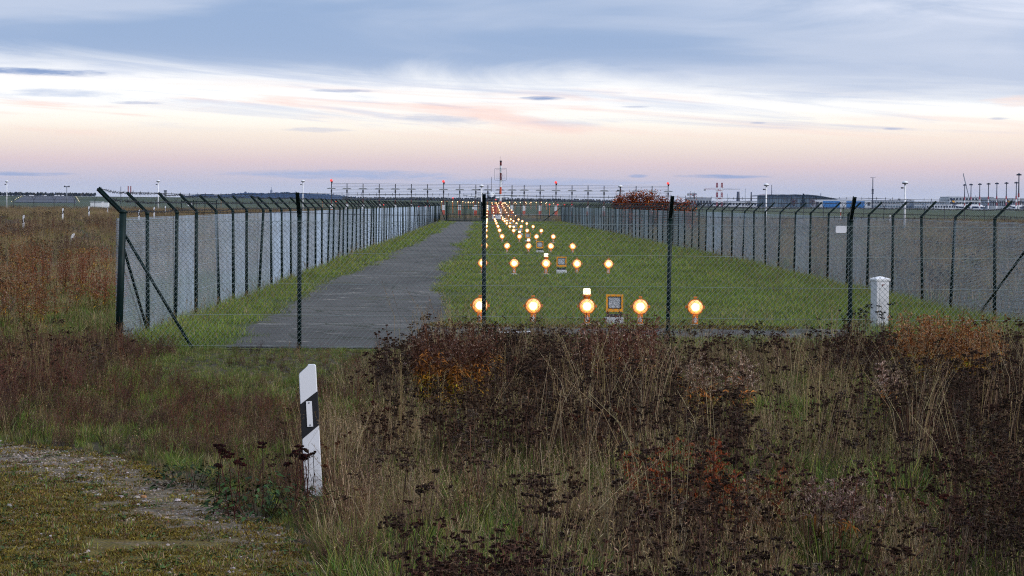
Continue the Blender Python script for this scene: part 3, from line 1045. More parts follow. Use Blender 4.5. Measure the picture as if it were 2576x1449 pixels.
for i, x in enumerate(ax):
    q = link('pedestal', pr, arr, (x - ax[11], 0, 0)); link('white_band', pw, q)
    q = link('post', pp, arr, (x - ax[11], 0, 0)); link('post_foot', pf, q)
    link('antenna', pd, arr, (x - ax[11], 0, 0))
    if i in (0, 7, 15, 22):
        b = MB(); b.tube((.05, 0, 6.1), (.05, 0, 6.45), .12, .22, 8); b.box((.12, 0, 6.42), (.3, .2, .1))
        q = b.build('light_mount', M['dgrey'], arr, (x - ax[11], 0, 0))
        link('red_lens', red_lens, q, (-.05, 0, 6.62), None, (1.3, 1.3, 1.5))
b = MB()
for k in range(11):
    z = 6.08 - k * .29
    b.tube((ax[0] - ax[11], .1, z), (ax[-1] - ax[11], .1, z), .020 if k else .03, None, 4)
b.build('reflector_wires', M['grey'], arr)

MY = 420.0
mx = atY(1259, 500, MY).x
mast = thing('antenna_mast', 'tall red and white striped mast carrying a square frame antenna', 'mast', (mx, MY, 0))
zt = atY(1259, 405.5, MY).z
bandh = 1.34
k, z = 0, zt - .12
first_h = .72
while z > .05:
    h = first_h if k == 0 else bandh
    h = min(h, z)
    b = MB(); b.smooth = False; b.tube((0, 0, z - h), (0, 0, z), .19 + .003 * k, None, 10)
    b.build('mast_section', M['maroon'] if (k % 2 == 0 and k < 3) else (M['redorange'] if k % 2 == 0 else M['white']), mast)
    z -= h; k += 1
b = MB(); b.tube((0, 0, zt - .12), (0, 0, zt + .12), .24, .2, 10); b.tube((-.12, 0, zt + .1), (-.12, 0, zt + .9), .02, None, 4); b.build('mast_cap', M['black'], mast)
fz = atY(1259, 438.5, MY).z
hw = 1.13
b = MB(); b.smooth = True
pts = []
for (cx, cz, a0) in ((hw - .2, hw - .2, 0), (-hw + .2, hw - .2, 90), (-hw + .2, -hw + .2, 180), (hw - .2, -hw + .2, 270)):
    for q in range(5):
        a = math.radians(a0 + q * 22.5)
        pts.append(Vector((cx + .2 * math.cos(a), -.28, fz + cz + .2 * math.sin(a))))
pts.append(pts[0])
b.poly(pts, .035, 6)
fr_ = b.build('frame_antenna', M['grey'], mast)
for k in range(9):
    zz = fz - .85 + k * 1.7 / 8
    thick = .028 if k in (0, 8) else .010
    b = MB(); b.tube((-hw * .8, -.28, zz), (hw * .8, -.28, zz), thick, None, 5); b.build('rod', M['grey'], fr_)
b = MB(); b.poly([Vector((.2, -.1, fz + .1)), Vector((.32, -.15, fz - .2)), Vector((.22, -.1, fz - .6)), Vector((.2, -.1, fz - 1.0)), Vector((.5, -.1, fz - 1.4)), Vector((.25, -.1, fz - 1.9))], .02, 4)
b.build('cable', M['black'], mast)
sx = atY(1242.5, 530, 425).x
shel = thing('equipment_shelter', 'small orange-red equipment shelter beside the striped mast', 'shelter', (sx, 425, 0))
b = MB(); b.bevbox((0, 0, 1.0), (1.0, 1.0, 2.0), .04); b.build('wall', M['redorange'], shel)
b = MB(); b.bevbox((0, 0, 2.04), (1.08, 1.08, .08), .03); b.build('roof', M['redorange'], shel)
b = MB(); b.box((.15, -.51, .95), (.55, .02, 1.6)); d_ = b.build('door', M['redorange'], shel)
b = MB(); b.box((-.05, -.53, .95), (.05, .04, .16)); b.build('handle', M['dgrey'], d_)
bx = atY(1249.5, 545, 338).x
sg = thing('notice_board', 'white rectangular notice board low behind the gate line', 'sign', (bx, 338, 0))
b = MB(); b.box((0, 0, .40), (1.30, .05, .72)); b.build('panel', M['white'], sg)
for k, (w, mm) in enumerate(((1.0, 'navy'), (.8, 'red'), (.95, 'grey'), (.6, 'grey'))):
    b = MB(); b.box((0, -.03, .66 - k * .15), (w, .004, .035)); b.build('text_line', M[mm], sg)
b = MB()
for s in (-.5, .5):
    b.tube((s, .05, -.05), (s, .05, .76), .03, None, 6)
b.build('post', M['grey'], sg)
rx = atY(1231.8, 545, 336).x
rs = thing('round_sign', 'small round red prohibition sign seen edge-on by the notice board', 'sign', (rx, 336, 0), .95)
b = MB(); b.smooth = False; b.lathe([(.25, 0), (.25, .02)], 20, (0, 0, .55), '-Y'); b.build('disc', M['red'], rs)
b = MB(); b.lathe([(.17, .021), (.17, .026)], 20, (0, 0, .55), '-Y'); b.build('inner_disc', M['dgrey'], rs)
b = MB(); b.tube((0, .03, -.05), (0, .03, .75), .03, None, 6); b.build('post', M['grey'], rs)
q = atY((1700 + 798 / 4.14) * .6289, (600 + 962 / 4.14) * .6289, 428)
wb_ = thing('control_box', 'small white box on a post seen through the gate bars', 'box', (q.x, 428, 0))
b = MB(); b.bevbox((0, 0, q.z), (.42, .3, .42), .03); b.build('cabinet', M['white'], wb_)
b = MB(); b.tube((0, 0, -.05), (0, 0, q.z - .2), .05, None, 6); b.build('post', M['grey'], wb_)


def cctv_pole(u, vt, dark, label):
    s = (horizon(u) - vt) / 2.6
    Y = FPX / s
    p = atY(u, vt, Y)
    t = thing('camera_pole', label, 'camera pole', (p.x, Y, tz(p.x, Y)), R.uniform(-.5, .5), 'camera poles along the airfield fence')
    h = 4.85
    b = MB(); b.smooth = True; b.tube((0, 0, -.1), (0, 0, h - .25), .10, .085, 10); b.build('pole', M['dgrey' if dark else 'white'], t)
    b = MB(); b.smooth = True; b.lathe([(.05, h - .30), (.10, h - .24), (.30, h - .20), (.30, h - .16)], 14); b.build('bracket', M['dgrey'], t)
    b = MB(); b.smooth = True; b.lathe([(.31, h - .16), (.30, h - .06), (.22, h + .04), (.05, h + .09)], 14); b.build('dome', M['white'], t)
    b = MB(); b.tube((0, 0, h - .62), (-.28, 0, h - .62), .03, None, 5); b.box((-.30, 0, h - .62), (.16, .3, .14)); b.build('camera', M['dgrey'], t)
for u, vt, dk, lab in ((17, 466, 0, 'white camera pole at the left edge of the airfield'), (398, 466, 0, 'white camera pole behind the first bays of the left fence'),
                       (762, 466.5, 0, 'white camera pole behind the second front fence post'), (1211.5, 466, 0, 'white camera pole beside the barred gate'),
                       (1560.5, 467, 1, 'dark camera pole with white dome in front of the autumn bush'), (1928, 463, 0, 'white camera pole in front of the curved hangar'),
                       (2277, 457, 0, 'white camera pole standing between the right airport buildings')):
    cctv_pole(u, vt, dk, lab)


def post_white():
    t = MT('weathered_post_white', .45)
    g = t.step(t.math('ADD', t.z, t.math('MULTIPLY', t.noise(9.0), .35)), .52, .12)
    c = t.mix(t.math('MULTIPLY', t.math('MULTIPLY', t.step(t.noise(28.0, None, 6), .50, .66), g), .8), (.76, .76, .79), (.14, .115, .085))
    c = t.mix(t.math('MULTIPLY', t.step(t.noise(60.0, 60.0, 6, .7, 4), .62, .72), .35), c, (.42, .41, .40))
    t.b.inputs['Specular IOR Level'].default_value = .4
    return t.done(c, t.noise(80.0), .05, .004)
MPW = post_white()


def delineator(p, label, lean=(0, 0), rz=0.0, screws=True):
    t = thing('delineator_post', label, 'delineator post', p, rz)
    t.rotation_euler = (lean[1], lean[0], rz)
    w = .067
    ol = [(-w, -.12), (w, -.12), (w, .995), (w - .008, 1.008), (.02, 1.008), (.010, 1.004), (-w + .006, .945), (-w, .93)]
    b = MB()
    n = len(ol)
    vs = [(x * .93, -.045, z) for x, z in ol] + [(x, -.036, z) for x, z in ol] + [(x, .01, z) for x, z in ol] + [(x * .35, .06, z) for x, z in ol]
    fs = [tuple(range(n)), tuple(range(4 * n - 1, 3 * n - 1, -1))]
    for k in range(3):
        fs += [(k * n + i, (k + 1) * n + i, (k + 1) * n + (i + 1) % n, k * n + (i + 1) % n) for i in range(n)]
    b.add(vs, fs)
    b.build('body', MPW, t)
    bl = [(-w, .443), (w, .54), (w, .80), (-w, .71)]
    b = MB(); e = .003
    vs = [(x * .93 - (e if x < 0 else -e) * .5, -.045 - e, z) for x, z in bl] + [(x + (e if x > 0 else -e), -.036, z) for x, z in bl] + [(x + (e if x > 0 else -e), .012, z) for x, z in bl] + [(x * .35 + (e if x > 0 else -e), .06 + e, z) for x, z in bl]
    fs = [(0, 1, 2, 3), (15, 14, 13, 12)]
    for k in range(3):
        fs += [(k * 4 + i, (k + 1) * 4 + i, (k + 1) * 4 + (i + 1) % 4, k * 4 + (i + 1) % 4) for i in range(4)]
    b.add(vs, fs)
    bd = b.build('black_band', M['black'], t)
    b = MB(); b.box((.0, -.052, .632), (.044, .008, .195)); b.build('reflector', M['offwhite'] if not screws else M['white'], bd)
    if screws:
        for z in (.547, .717):
            b = MB(); b.lathe([(.0055, .0), (.0055, .003)], 8, (0, -.056, z), '-Y'); b.build('screw', M['black'], bd)
    return t


dp = at(790, 1246)
delineator(dp, 'white delineator post with black band standing in the foreground weeds', (-.058, -.02), .05)
for u, vt, s, ln, lab in ((59.4, 541.6, 36, 0, 'white roadside marker post farthest left among brown weeds'), (157.6, 523.7, 28, .02, 'white marker post in weeds below the distant runway'),
                          (224, 519, 26, -.02, 'white marker post left of the tilted first fence arm'), (270.5, 515.6, 22, 0, 'small white marker post behind the barbed arm of the corner'),
                          (349, 528, 30, .03, 'white marker post just behind the first fence bay'), (388, 521, 26, 0, 'white marker post close to the left camera pole'),
                          (416, 518, 22, .0, 'smallest white marker post right of the left camera pole'), (170, 585, 50, .30, 'tilted white marker post half buried in rusty weeds'),
                          (2239, 541, 18, 0, 'lone white marker post in the field behind the right fence')):
    Y = FPX / s
    p = atY(u, vt, Y)
    delineator((p.x, Y, p.z - 1.0), lab, (ln, 0), R.uniform(-.2, .2), False)
# blank sign plate hung on the front fence, cable pillar inside the fence
p = atY(2116, 577, YF - .06)
sp = thing('sign_plate', 'blank white plate hung on the front fence at right', 'sign', p)
b = MB()
w, h = .083, .054
b.prism([(-w, 0, -h + .012), (-w + .015, 0, -h), (w - .02, 0, -h), (w, 0, -h + .02), (w, 0, h), (-w, 0, h)], (0, .006, 0)); b.build('plate', M['white'], sp)
for sx_ in (-.07, .07):
    b = MB(); b.tube((sx_, -.003, h - .012), (sx_, .05, h - .012), .004, None, 5); b.build('wire_tie', M['grey'], sp)
cbp = at(2212, 822)
cab = thing('cable_pillar', 'white weathered cable pillar with pitched lid behind the front fence', 'cable pillar', cbp, .35)
b = MB(); b.bevbox((0, 0, .43), (.27, .23, .90), .012); b.build('body', M['offwhite'], cab)
b = MB()
b.box((0, 0, .895), (.30, .26, .035))
b.add([(-.15, -.13, .913), (.15, -.13, .913), (.15, .13, .913), (-.15, .13, .913), (-.03, 0, .955), (.03, 0, .955)], [(0, 1, 5, 4), (1, 2, 5), (2, 3, 4, 5), (3, 0, 4)])
b.build('lid', M['white'], cab)
b = MB(); b.box((.03, -.118, .42), (.19, .008, .80)); d_ = b.build('door', M['offwhite'], cab)
b = MB(); b.box((.0, -.125, .80), (.05, .012, .012)); b.box((-.02, -.125, .785), (.012, .012, .03)); b.build('handle', M['maroon'], d_)


# ------------------------------------------------------------------ aircraft
def airliner(name, label, loc, rz, fin_emblem=False, lettering=None, lit=False, belly=-.30):
    t = thing(name, label, 'aircraft', loc, rz, None)
    zc, r = 3.35, 1.95
    b = MB(); b.smooth = True
    st = [(-18.6, .12, -.55), (-18.2, .55, -.50), (-17.4, 1.0, -.36), (-16.2, 1.45, -.18), (-14.6, 1.8, -.05), (-12.5, 1.95, 0), (8, 1.95, 0), (12, 1.7, .2), (16, 1.05, .75), (19.2, .4, 1.2), (20, .15, 1.3)]
    n = 20
    vs = []
    for y, rr, dz in st:
        for k in range(n):
            a = 2 * math.pi * k / n
            vs.append((rr * math.cos(a), y, zc + dz + rr * 1.03 * math.sin(a)))
    for i in range(len(st) - 1):
        for k in range(n):
            k2 = (k + 1) % n
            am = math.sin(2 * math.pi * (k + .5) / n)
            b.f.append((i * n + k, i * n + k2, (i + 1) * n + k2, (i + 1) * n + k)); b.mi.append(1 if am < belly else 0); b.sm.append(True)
    b.v = vs
    b.f += [tuple(range(n)), tuple(range((len(st) - 1) * n, len(st) * n))]; b.mi += [0, 0]; b.sm += [False, False]
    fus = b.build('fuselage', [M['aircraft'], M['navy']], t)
    b = MB()
    for s in (-1, 1):
        b.add([(.12 * s, -17.02, zc + .72), (.95 * s, -16.35, zc + .80), (.92 * s, -15.75, zc + 1.28), (.12 * s, -16.25, zc + 1.18)], [(0, 1, 2, 3)])
        b.add([(.99 * s, -16.30, zc + .80), (1.42 * s, -15.6, zc + .80), (1.22 * s, -15.4, zc + 1.2), (.97 * s, -15.7, zc + 1.26)], [(0, 1, 2, 3)])
    b.build('windscreen', M['glass'], fus)
    win = MB(); win.box((0, 0, 0), (.03, .28, .38)); wme = win.mesh('window', M['glass'])
    for s in (-1, 1):
        for k in range(28):
            link('window', wme, fus, (1.92 * s, -11.5 + k * .82, zc + .42))
    for s in (-1, 1):
        b = MB()
        prof = [(1.6, -4.5, 2.4, 7.2, .5), (6.0, -1.6, 2.95, 4.6, .38), (16.6, 4.2, 4.25, 1.9, .16), (17.3, 4.9, 4.55, 1.5, .10), (17.8, 6.2, 6.6, .7, .06)]
        vs = []
        for x, y, z, c, th in prof:
            vs += [(x * s, y, z), (x * s, y + c * .35, z + th), (x * s, y + c, z), (x * s, y + c * .35, z - th * .6)]
        fs = [(i * 4 + k, i * 4 + (k + 1) % 4, (i + 1) * 4 + (k + 1) % 4, (i + 1) * 4 + k) for i in range(4) for k in range(4)] + [(16, 17, 18, 19)]
        b.add(vs, fs); w_ = b.build('wing', M['aircraft'], t)
        for x in (7.6, 11.3):
            b = MB(); z = 2.95 + (x - 6) * .12; b.prism([(x * s - .17, 3, z - .1), (x * s + .17, 3, z - .1), (x * s + .12, 3, z - .55), (x * s - .12, 3, z - .55)], (0, 2.6, 0)); b.build('flap_fairing', M['grey'], w_)
        b = MB(); b.smooth = True
        b.lathe([(.86, 4.6), (1.02, 4.2), (1.06, 3.2), (.95, 1.6), (.6, .4), (.55, .2)], 18, (4.83 * s, 0.4, 1.62), '-Y', 1, .95)
        e_ = b.build('engine', M['navy'], t)
        b = MB(); b.lathe([(.84, 4.61), (.30, 4.45), (.05, 4.75)], 18, (4.83 * s, .4, 1.62), '-Y', 1, .95); b.build('fan', M['dgrey'], e_)
        b = MB(); b.box((4.83 * s, -1.4, 2.6), (.25, 3.6, .9)); b.build('pylon', M['aircraft'], e_)
        b = MB()
        vs = []
        for x, y, z, c, th in ((.6, 14.2, 4.6, 4.0, .22), (7.1, 18.2, 5.3, 1.7, .1)):
            vs += [(x * s, y, z), (x * s, y + c * .35, z + th), (x * s, y + c, z), (x * s, y + c * .35, z - th)]
        b.add(vs, [(k, (k + 1) % 4, 4 + (k + 1) % 4, 4 + k) for k in range(4)] + [(4, 5, 6, 7)]); b.build('tailplane', M['aircraft'], t)
        b = MB(); b.tube((2.85 * s, 2.2, .55), (2.85 * s, 2.2, 2.6), .13, None, 6)
        for q in (-.22, .22):
            b.tube((2.85 * s + q - .16, 2.2, .55), (2.85 * s + q + .16, 2.2, .55), .54, None, 12)
        b.build('main_gear', M['dgrey'], t)
    b = MB()
    vs = []
    for y, z, c, th in ((12.2, 4.8, 6.4, .20), (14.6, 6.2, 5.0, .17), (18.9, 12.35, 2.1, .10)):
        vs += [(0, y, z), (th, y + c * .35, z), (0, y + c, z), (-th, y + c * .35, z)]
    b.add(vs, [(i * 4 + k, i * 4 + (k + 1) % 4, (i + 1) * 4 + (k + 1) % 4, (i + 1) * 4 + k) for i in range(2) for k in range(4)] + [(8, 9, 10, 11)])
    fin = b.build('tail_fin', M['navy'], t)
    if fin_emblem:                            # stylised gold figure with a harp on the fin
        for s in (-1, 1):
            b = MB()
            x = .24 * s
            harp = [(17.2, 7.3), (18.2, 7.6), (19.2, 8.6), (19.1, 9.6), (18.3, 10.3), (17.8, 9.6), (17.3, 9.2)]
            b.add([(x, y, z) for y, z in harp], [tuple(range(7))])
            b.add([(x, 17.0, 7.6), (x, 17.5, 9.2), (x, 17.0, 9.9), (x, 16.5, 9.2), (x, 16.3, 7.8)], [(0, 1, 2, 3, 4)])
            b.build('emblem', M['gold'], fin)
    b = MB(); b.tube((0, -13.2, .4), (0, -13.2, 1.9), .09, None, 6)
    for q in (-.2, .2):
        b.tube((q - .1, -13.2, .36), (q + .1, -13.2, .36), .36, None, 10)
    b.build('nose_gear', M['dgrey'], t)
    if lettering:
        for s in (-1, 1):
            cu = bpy.data.curves.new('lettering', 'FONT'); cu.body = lettering; cu.size = 2.0; cu.extrude = .01; cu.align_x = 'CENTER'; cu.align_y = 'CENTER'; cu.space_character = 1.15
            tmp = bpy.data.objects.new('lettering', cu)
            tmp.rotation_euler = (math.pi / 2, 0, math.pi / 2 if s > 0 else -math.pi / 2)
            tmp.location = (1.97 * s, -5.5, zc - .25)
            COL.objects.link(tmp)
            bpy.context.view_layer.update()
            me = bpy.data.meshes.new_from_object(tmp)
            o = link('lettering', me, fus, tmp.location, tmp.rotation_euler)
            me.materials.clear(); me.materials.append(M['navy'])
            bpy.data.objects.remove(tmp)
    if lit:
        b = MB(); b.smooth = True; b.lathe([(.16, 0), (.12, .12), (.02, .16)], 10, (-.25, -17.6, zc + .2), '-Y'); b.build('landing_light', M['lampwhite'], t)
        b = MB(); b.lathe([(.10, 0), (.07, .1), (.02, .12)], 8, (1.4, -15.6, zc + .3), '-Y'); b.build('side_light', M['lampwhite'], t)
        b = MB(); b.smooth = True; b.lathe([(.3, -.1), (.3, .1), (.1, .3)], 10, (2.0, -6, zc - 1.55), '-Y'); b.build('beacon', M['redlamp'], t)
    return t


p = atY(1236, 511, 1015)
airliner('airliner', 'twin engined airliner seen head-on on the runway behind the antenna array', (p.x, 1015, 2.6), 0, False, None, True, .42)  # navy carried up past the belly to paint in the nose's shaded front
p = atY(2437, 523, 2600)
pl1 = airliner('airliner', 'parked white airliner with dark blue tail and full fuselage in view at right', (p.x, 2600, tz(p.x, 2600) + .3), math.radians(-90 + 180 - 4), True, 'RYANAIR')
p = atY(2577, 525, 2500)
airliner('airliner', 'parked airliner cut by the right edge with only its tail in view', (p.x, 2500, tz(p.x, 2500) + .3), math.radians(-90 + 180 - 3), True, 'RYANAIR')

# ------------------------------------------------------------------ airport buildings at right
BY = 2800.0


def bx_uv(u0, u1, v0, v1, Y, depth):         # box filling that outline at distance Y
    a, c = atY(u0, v1, Y), atY(u1, v0, Y)
    return (a.x + c.x) / 2, c.x - a.x, a.z, c.z


def building(name, label, u0, u1, v0, v1, Y, depth, mat, roofm, cat='building', storeys=1, bays=6, doors=(), winmat='glass', overhang=.6):
    x, w, z0, z1 = bx_uv(u0, u1, v0, v1, Y, depth)
    g = tz(x, Y)
    h = z1 - g
    t = thing(name, label, cat, (x, Y + depth / 2, g))
    b = MB(); b.box((0, 0, h / 2 - .5), (w, depth, h + 1 - .01)); wl_ = b.build('wall', M[mat], t)
    b = MB(); b.box((0, 0, h + .25), (w + overhang, depth + overhang, .5)); b.build('roof', M[roofm], t)
    for (a0, a1, top, mm) in doors:           # fractions of the width
        b = MB(); b.box((-w / 2 + w * (a0 + a1) / 2, -depth / 2 - .1, h * top / 2), (w * (a1 - a0), .3, h * top)); d = b.build('door', M[mm], t)
        b = MB()
        for k in range(1, 5):
            b.box((-w / 2 + w * (a0 + (a1 - a0) * k / 5), -depth / 2 - .27, h * top / 2), (.14, .06, h * top))
        b.build('door_rib', M['navy'], d)
    if bays:
        sh = h / storeys
        wb2 = MB(); ww = w / bays * .62; wb2.box((0, 0, 0), (ww, .2, sh * .42)); wm_ = wb2.mesh('window', M[winmat])
        for s in range(storeys):
            for k in range(bays):
                xx = -w / 2 + w * (k + .5) / bays
                if any(a0 - .03 < (xx + w / 2) / w < a1 + .03 for a0, a1, *_ in doors):
                    continue
                link('window', wm_, t, (xx, -depth / 2 - .06, sh * (s + .55)))
    return t


# large hangar with a wavy, then falling roof
hgY = 3000
hg = thing('hangar', 'large dark glazed hangar with a wavy roof sloping down to the right', 'hangar', (atY(2010, 505, hgY).x, hgY + 40, tz(560, hgY)))
prof = [(1905, 494), (1912, 492.5), (1925, 492), (1940, 491), (1955, 492), (1970, 490.8), (1985, 491.8), (2000, 490.6), (2015, 491.5), (2030, 491), (2045, 492.4), (2060, 494), (2075, 496.5), (2090, 499.5), (2106, 503)]
P3 = [atY(u, v, hgY) for u, v in prof]
g = tz(560, hgY)
b = MB()
n = len(P3)
vs = [(p.x - hg.location.x, -40, 0) for p in P3] + [(p.x - hg.location.x, -40, p.z - g) for p in P3]
b.add(vs, [(i, i + 1, n + i + 1, n + i) for i in range(n - 1)]); b.build('facade', M['tealglass'], hg)
b = MB()
vs = [(p.x - hg.location.x, -43, p.z - g + .1) for p in P3] + [(p.x - hg.location.x, 43, p.z - g + .1) for p in P3] + [(p.x - hg.location.x, -43, p.z - g + 1.0) for p in P3] + [(p.x - hg.location.x, 43, p.z - g + 1.0) for p in P3]
fs = [(i, i + 1, n + i + 1, n + i) for i in range(n - 1)] + [(2 * n + i, 3 * n + i, 3 * n + i + 1, 2 * n + i + 1) for i in range(n - 1)] + [(i, 2 * n + i, 2 * n + i + 1, i + 1) for i in range(n - 1)]
b.add(vs, fs); b.build('roof', M['roof'], hg)
x0, x1 = P3[0].x - hg.location.x, P3[-1].x - hg.location.x
for k in range(1, 26):
    x = x0 + (x1 - x0) * k / 26
    top = np.interp(x, [p.x - hg.location.x for p in P3], [p.z - g for p in P3])
    b = MB(); b.box((x, -40.2, top / 2), (.5, .4, top - .3)); b.build('mullion', M['roof'] if k % 3 else M['grey'], hg)

building('terminal_shed', 'low grey shed with two wide blue doors beside the round vent', 2050, 2192, 503.5, 522, BY, 30, 'lfacade', 'grey', 'building', 1, 12,
         ((.14, .44, .86, 'blue'), (.56, .88, .86, 'blue')))
b = MB(); b.lathe([(2.6, 0), (2.6, .5), (2.2, .6)], 16, (0, 0, 0), '-Y')
p = atY(2056, 521, BY - 3)
t_ = thing('round_vent', 'dark round drum standing before the grey shed at its left end', 'vent', (p.x, BY - 3, tz(p.x, BY)))
b.build('drum', M['dgrey'], t_, (0, 0, 2.6)); bb = MB(); bb.box((0, 0, .3), (3, 1.5, .6)); bb.build('stand', M['grey'], t_)
building('terminal_building', 'long pale glass fronted building right of the blue door shed', 2192, 2300, 505, 523.5, BY + 5, 40, 'facade', 'grey', 'building', 2, 16, (), 'tealglass')
building('terminal_building', 'grey building with sloping glazed pavilion behind the right camera pole', 2300, 2376, 508, 524, BY - 8, 40, 'facade', 'lfacade', 'building', 2, 12, (), 'tealglass')
building('terminal_building', 'tall pale block behind the floodlight masts at far right', 2388, 2500, 496.5, 524, BY + 120, 60, 'lfacade', 'grey', 'building', 3, 14, (), 'glass')
building('terminal_building', 'dark columned terminal wing behind the parked airliners', 2490, 2640, 500, 525, BY + 20, 50, 'facade', 'lfacade', 'building', 1, 26, (), 'glass')
building('terminal_building', 'low grey hall left of the dark conifer by the wavy hangar', 1730, 1790, 500, 517, BY + 80, 40, 'facade', 'roof', 'building', 1, 8)
building('terminal_building', 'low pale sheds between the twin lattice tower and the hangar', 1795, 1904, 507, 519, BY - 40, 25, 'lfacade', 'grey', 'building', 1, 14)
building('terminal_building', 'small white roofed hall between the shed and the columned wing', 2330, 2400, 515, 525, BY - 90, 20, 'lfacade', 'lfacade', 'building', 1, 10)


def lattice(b, p0, p1, w0, w1, n, r):
    p0, p1 = Vector(p0), Vector(p1)
    c = lambda t, k: p0 + (p1 - p0) * t + Vector(((w0 + (w1 - w0) * t) / 2 * (1, 1, -1, -1)[k], (w0 + (w1 - w0) * t) / 2 * (1, -1, -1, 1)[k], 0))
    for k in range(4):
        b.tube(c(0, k), c(1, k), r, r, 4, False)
        for i in range(n):
            b.tube(c(i / n, k), c((i + 1) / n, (k + 1) % 4), r * .7, None, 3, False)
            b.tube(c((i + 1) / n, k), c((i + 1) / n, (k + 1) % 4), r * .7, None, 3, False)


def jib(b, p0, p1, w, n, r):
    p0, p1 = Vector(p0), Vector(p1)
    e = [p0, p0 + Vector((0, w, 0)), p0 + Vector((0, w / 2, w))]
    for q in e:
        b.tube(q, q + (p1 - p0), r, None, 3, False)
    for i in range(n):
        d = (p1 - p0) * (i / n); d2 = (p1 - p0) * ((i + 1) / n)
        b.tube(e[2] + d, e[0] + d2, r * .7, None, 3, False); b.tube(e[2] + d, e[1] + d2, r * .7, None, 3, False)
        b.tube(e[2] + d2, e[0] + d2, r * .7, None, 3, False)


def tower_crane(label, u, vt, ul, ur, Y, colm='grey'):
    p = atY(u, vt, Y); g = tz(p.x, Y)
    t = thing('tower_crane', label, 'crane', (p.x, Y, g), 0, 'construction cranes on the right horizon')
    h = p.z - g
    b = MB(); lattice(b, (0, 0, -.5), (0, 0, h - 2), 1.8, 1.8, 12, .16); b.build('tower', M[colm], t)
    xl_, xr_ = atY(ul, vt, Y).x - p.x, atY(ur, vt, Y).x - p.x
    b = MB(); jib(b, (0, 0, h - 2), (xr_, 0, h - 2), 1.3, 14, .12); b.build('jib', M[colm], t)
    b = MB(); jib(b, (0, 0, h - 2), (xl_, 0, h - 2), 1.3, 5, .13); b.build('counter_jib', M['red' if colm == 'grey' else colm], t)
    b = MB(); b.box((xl_ + 1.5, .6, h - 3), (3.2, 1.6, 2.6)); b.build('counterweight', M['concrete'], t)
    b = MB(); b.box((.8, -.6, h - 2.6), (1.6, 1.6, 1.9)); b.build('cab', M['red'], t)
    b = MB(); b.tube((0, .6, h - 2), (0, .6, h + 2.2), .2, None, 4); b.tube((0, .6, h + 2.2), (xr_ * .6, .6, h - .8), .07, None, 3); b.tube((0, .6, h + 2.2), (xl_ * .8, .6, h - .8), .07, None, 3); b.build('tie_mast', M[colm], t)
tower_crane('small dark tower crane left of the twin red and white lattice tower', 1737, 485, 1729, 1752, 3300, 'dgrey')
tower_crane('second dark little tower crane close beside the small crane', 1746.5, 486, 1741, 1753, 3400, 'dgrey')
tower_crane('pale tower crane with red counter jib behind the twin lattice tower', 1805, 473.5, 1771, 1861, 3600)
tower_crane('long pale tower crane above the wavy hangar roof', 1941, 488, 1909, 1988, 3400)

tw = atY(1810, 460, 2300)
t = thing('lattice_tower', 'twin-legged red and white lattice tower standing taller than the cranes', 'tower', (tw.x, 2300, tz(tw.x, 2300)))
h = tw.z - t.location.z
for s in (-1, 1):
    for k in range(5):
        z0, z1 = h * k / 5, h * (k + 1) / 5
        b = MB(); lattice(b, (s * 2.5, 0, z0), (s * 2.5, 0, z1 - .02), 1.4, 1.4, 3, .25); b.build('leg_section', M['red'] if k % 2 == 0 else M['white'], t)
for k in range(5):
    z = h * (.18 + k * .17)
    b = MB(); b.box((0, 0, z), (7.6, 1.2, .6)); b.build('crossbar', M['red'] if k % 2 else M['white'], t)


def plain_mast(name, label, cat, u, vt, Y, r, mat, group=None, top=None):
    p = atY(u, vt, Y); g = tz(p.x, Y); h = p.z - g
    t = thing(name, label, cat, (p.x, Y, g), 0, group)
    b = MB(); b.smooth = True; b.tube((0, 0, -.5), (0, 0, h), r, r * .6, 8); b.build('pole', M[mat], t)
    if top:
        top(t, h)
    return t


def flood_head(t, h):
    b = MB(); b.lathe([(.4, h - 1.2), (.9, h - .9), (.9, h - .2), (.4, h)], 10); b.build('head_frame', M['dgrey'], t)
    lm = MB(); lm.box((0, 0, 0), (1.3, .8, 1.1)); me = lm.mesh('floodlight', M['dgrey'])
    for a in range(6):
        link('floodlight', me, t, (1.2 * math.cos(a * 1.047), 1.2 * math.sin(a * 1.047), h - 1.1), (0, 0, a * 1.047))
    for k in range(4):
        b = MB(); b.tube((0, 0, 1 + k * 3), (0, 0, 4 + k * 3 - .02), .72, None, 8); b.build('painted_band', M['red'] if k % 2 else M['white'], t)
for i, (u, vt) in enumerate(((2427, 463), (2443, 462), (2465, 461), (2487, 460), (2508, 459), (2532, 458), (2557, 457))):
    plain_mast('floodlight_mast', '%s floodlight mast from the left in the row over the apron' % ORD[i], 'floodlight mast', u, vt, 2300 - i * 40, .65, 'dgrey', 'floodlight masts over the apron', flood_head)
plain_mast('floodlight_mast', 'tallest floodlight mast, nearest to the right edge of the picture', 'floodlight mast', 2563.5, 436, 1700, .65, 'dgrey', None, flood_head)


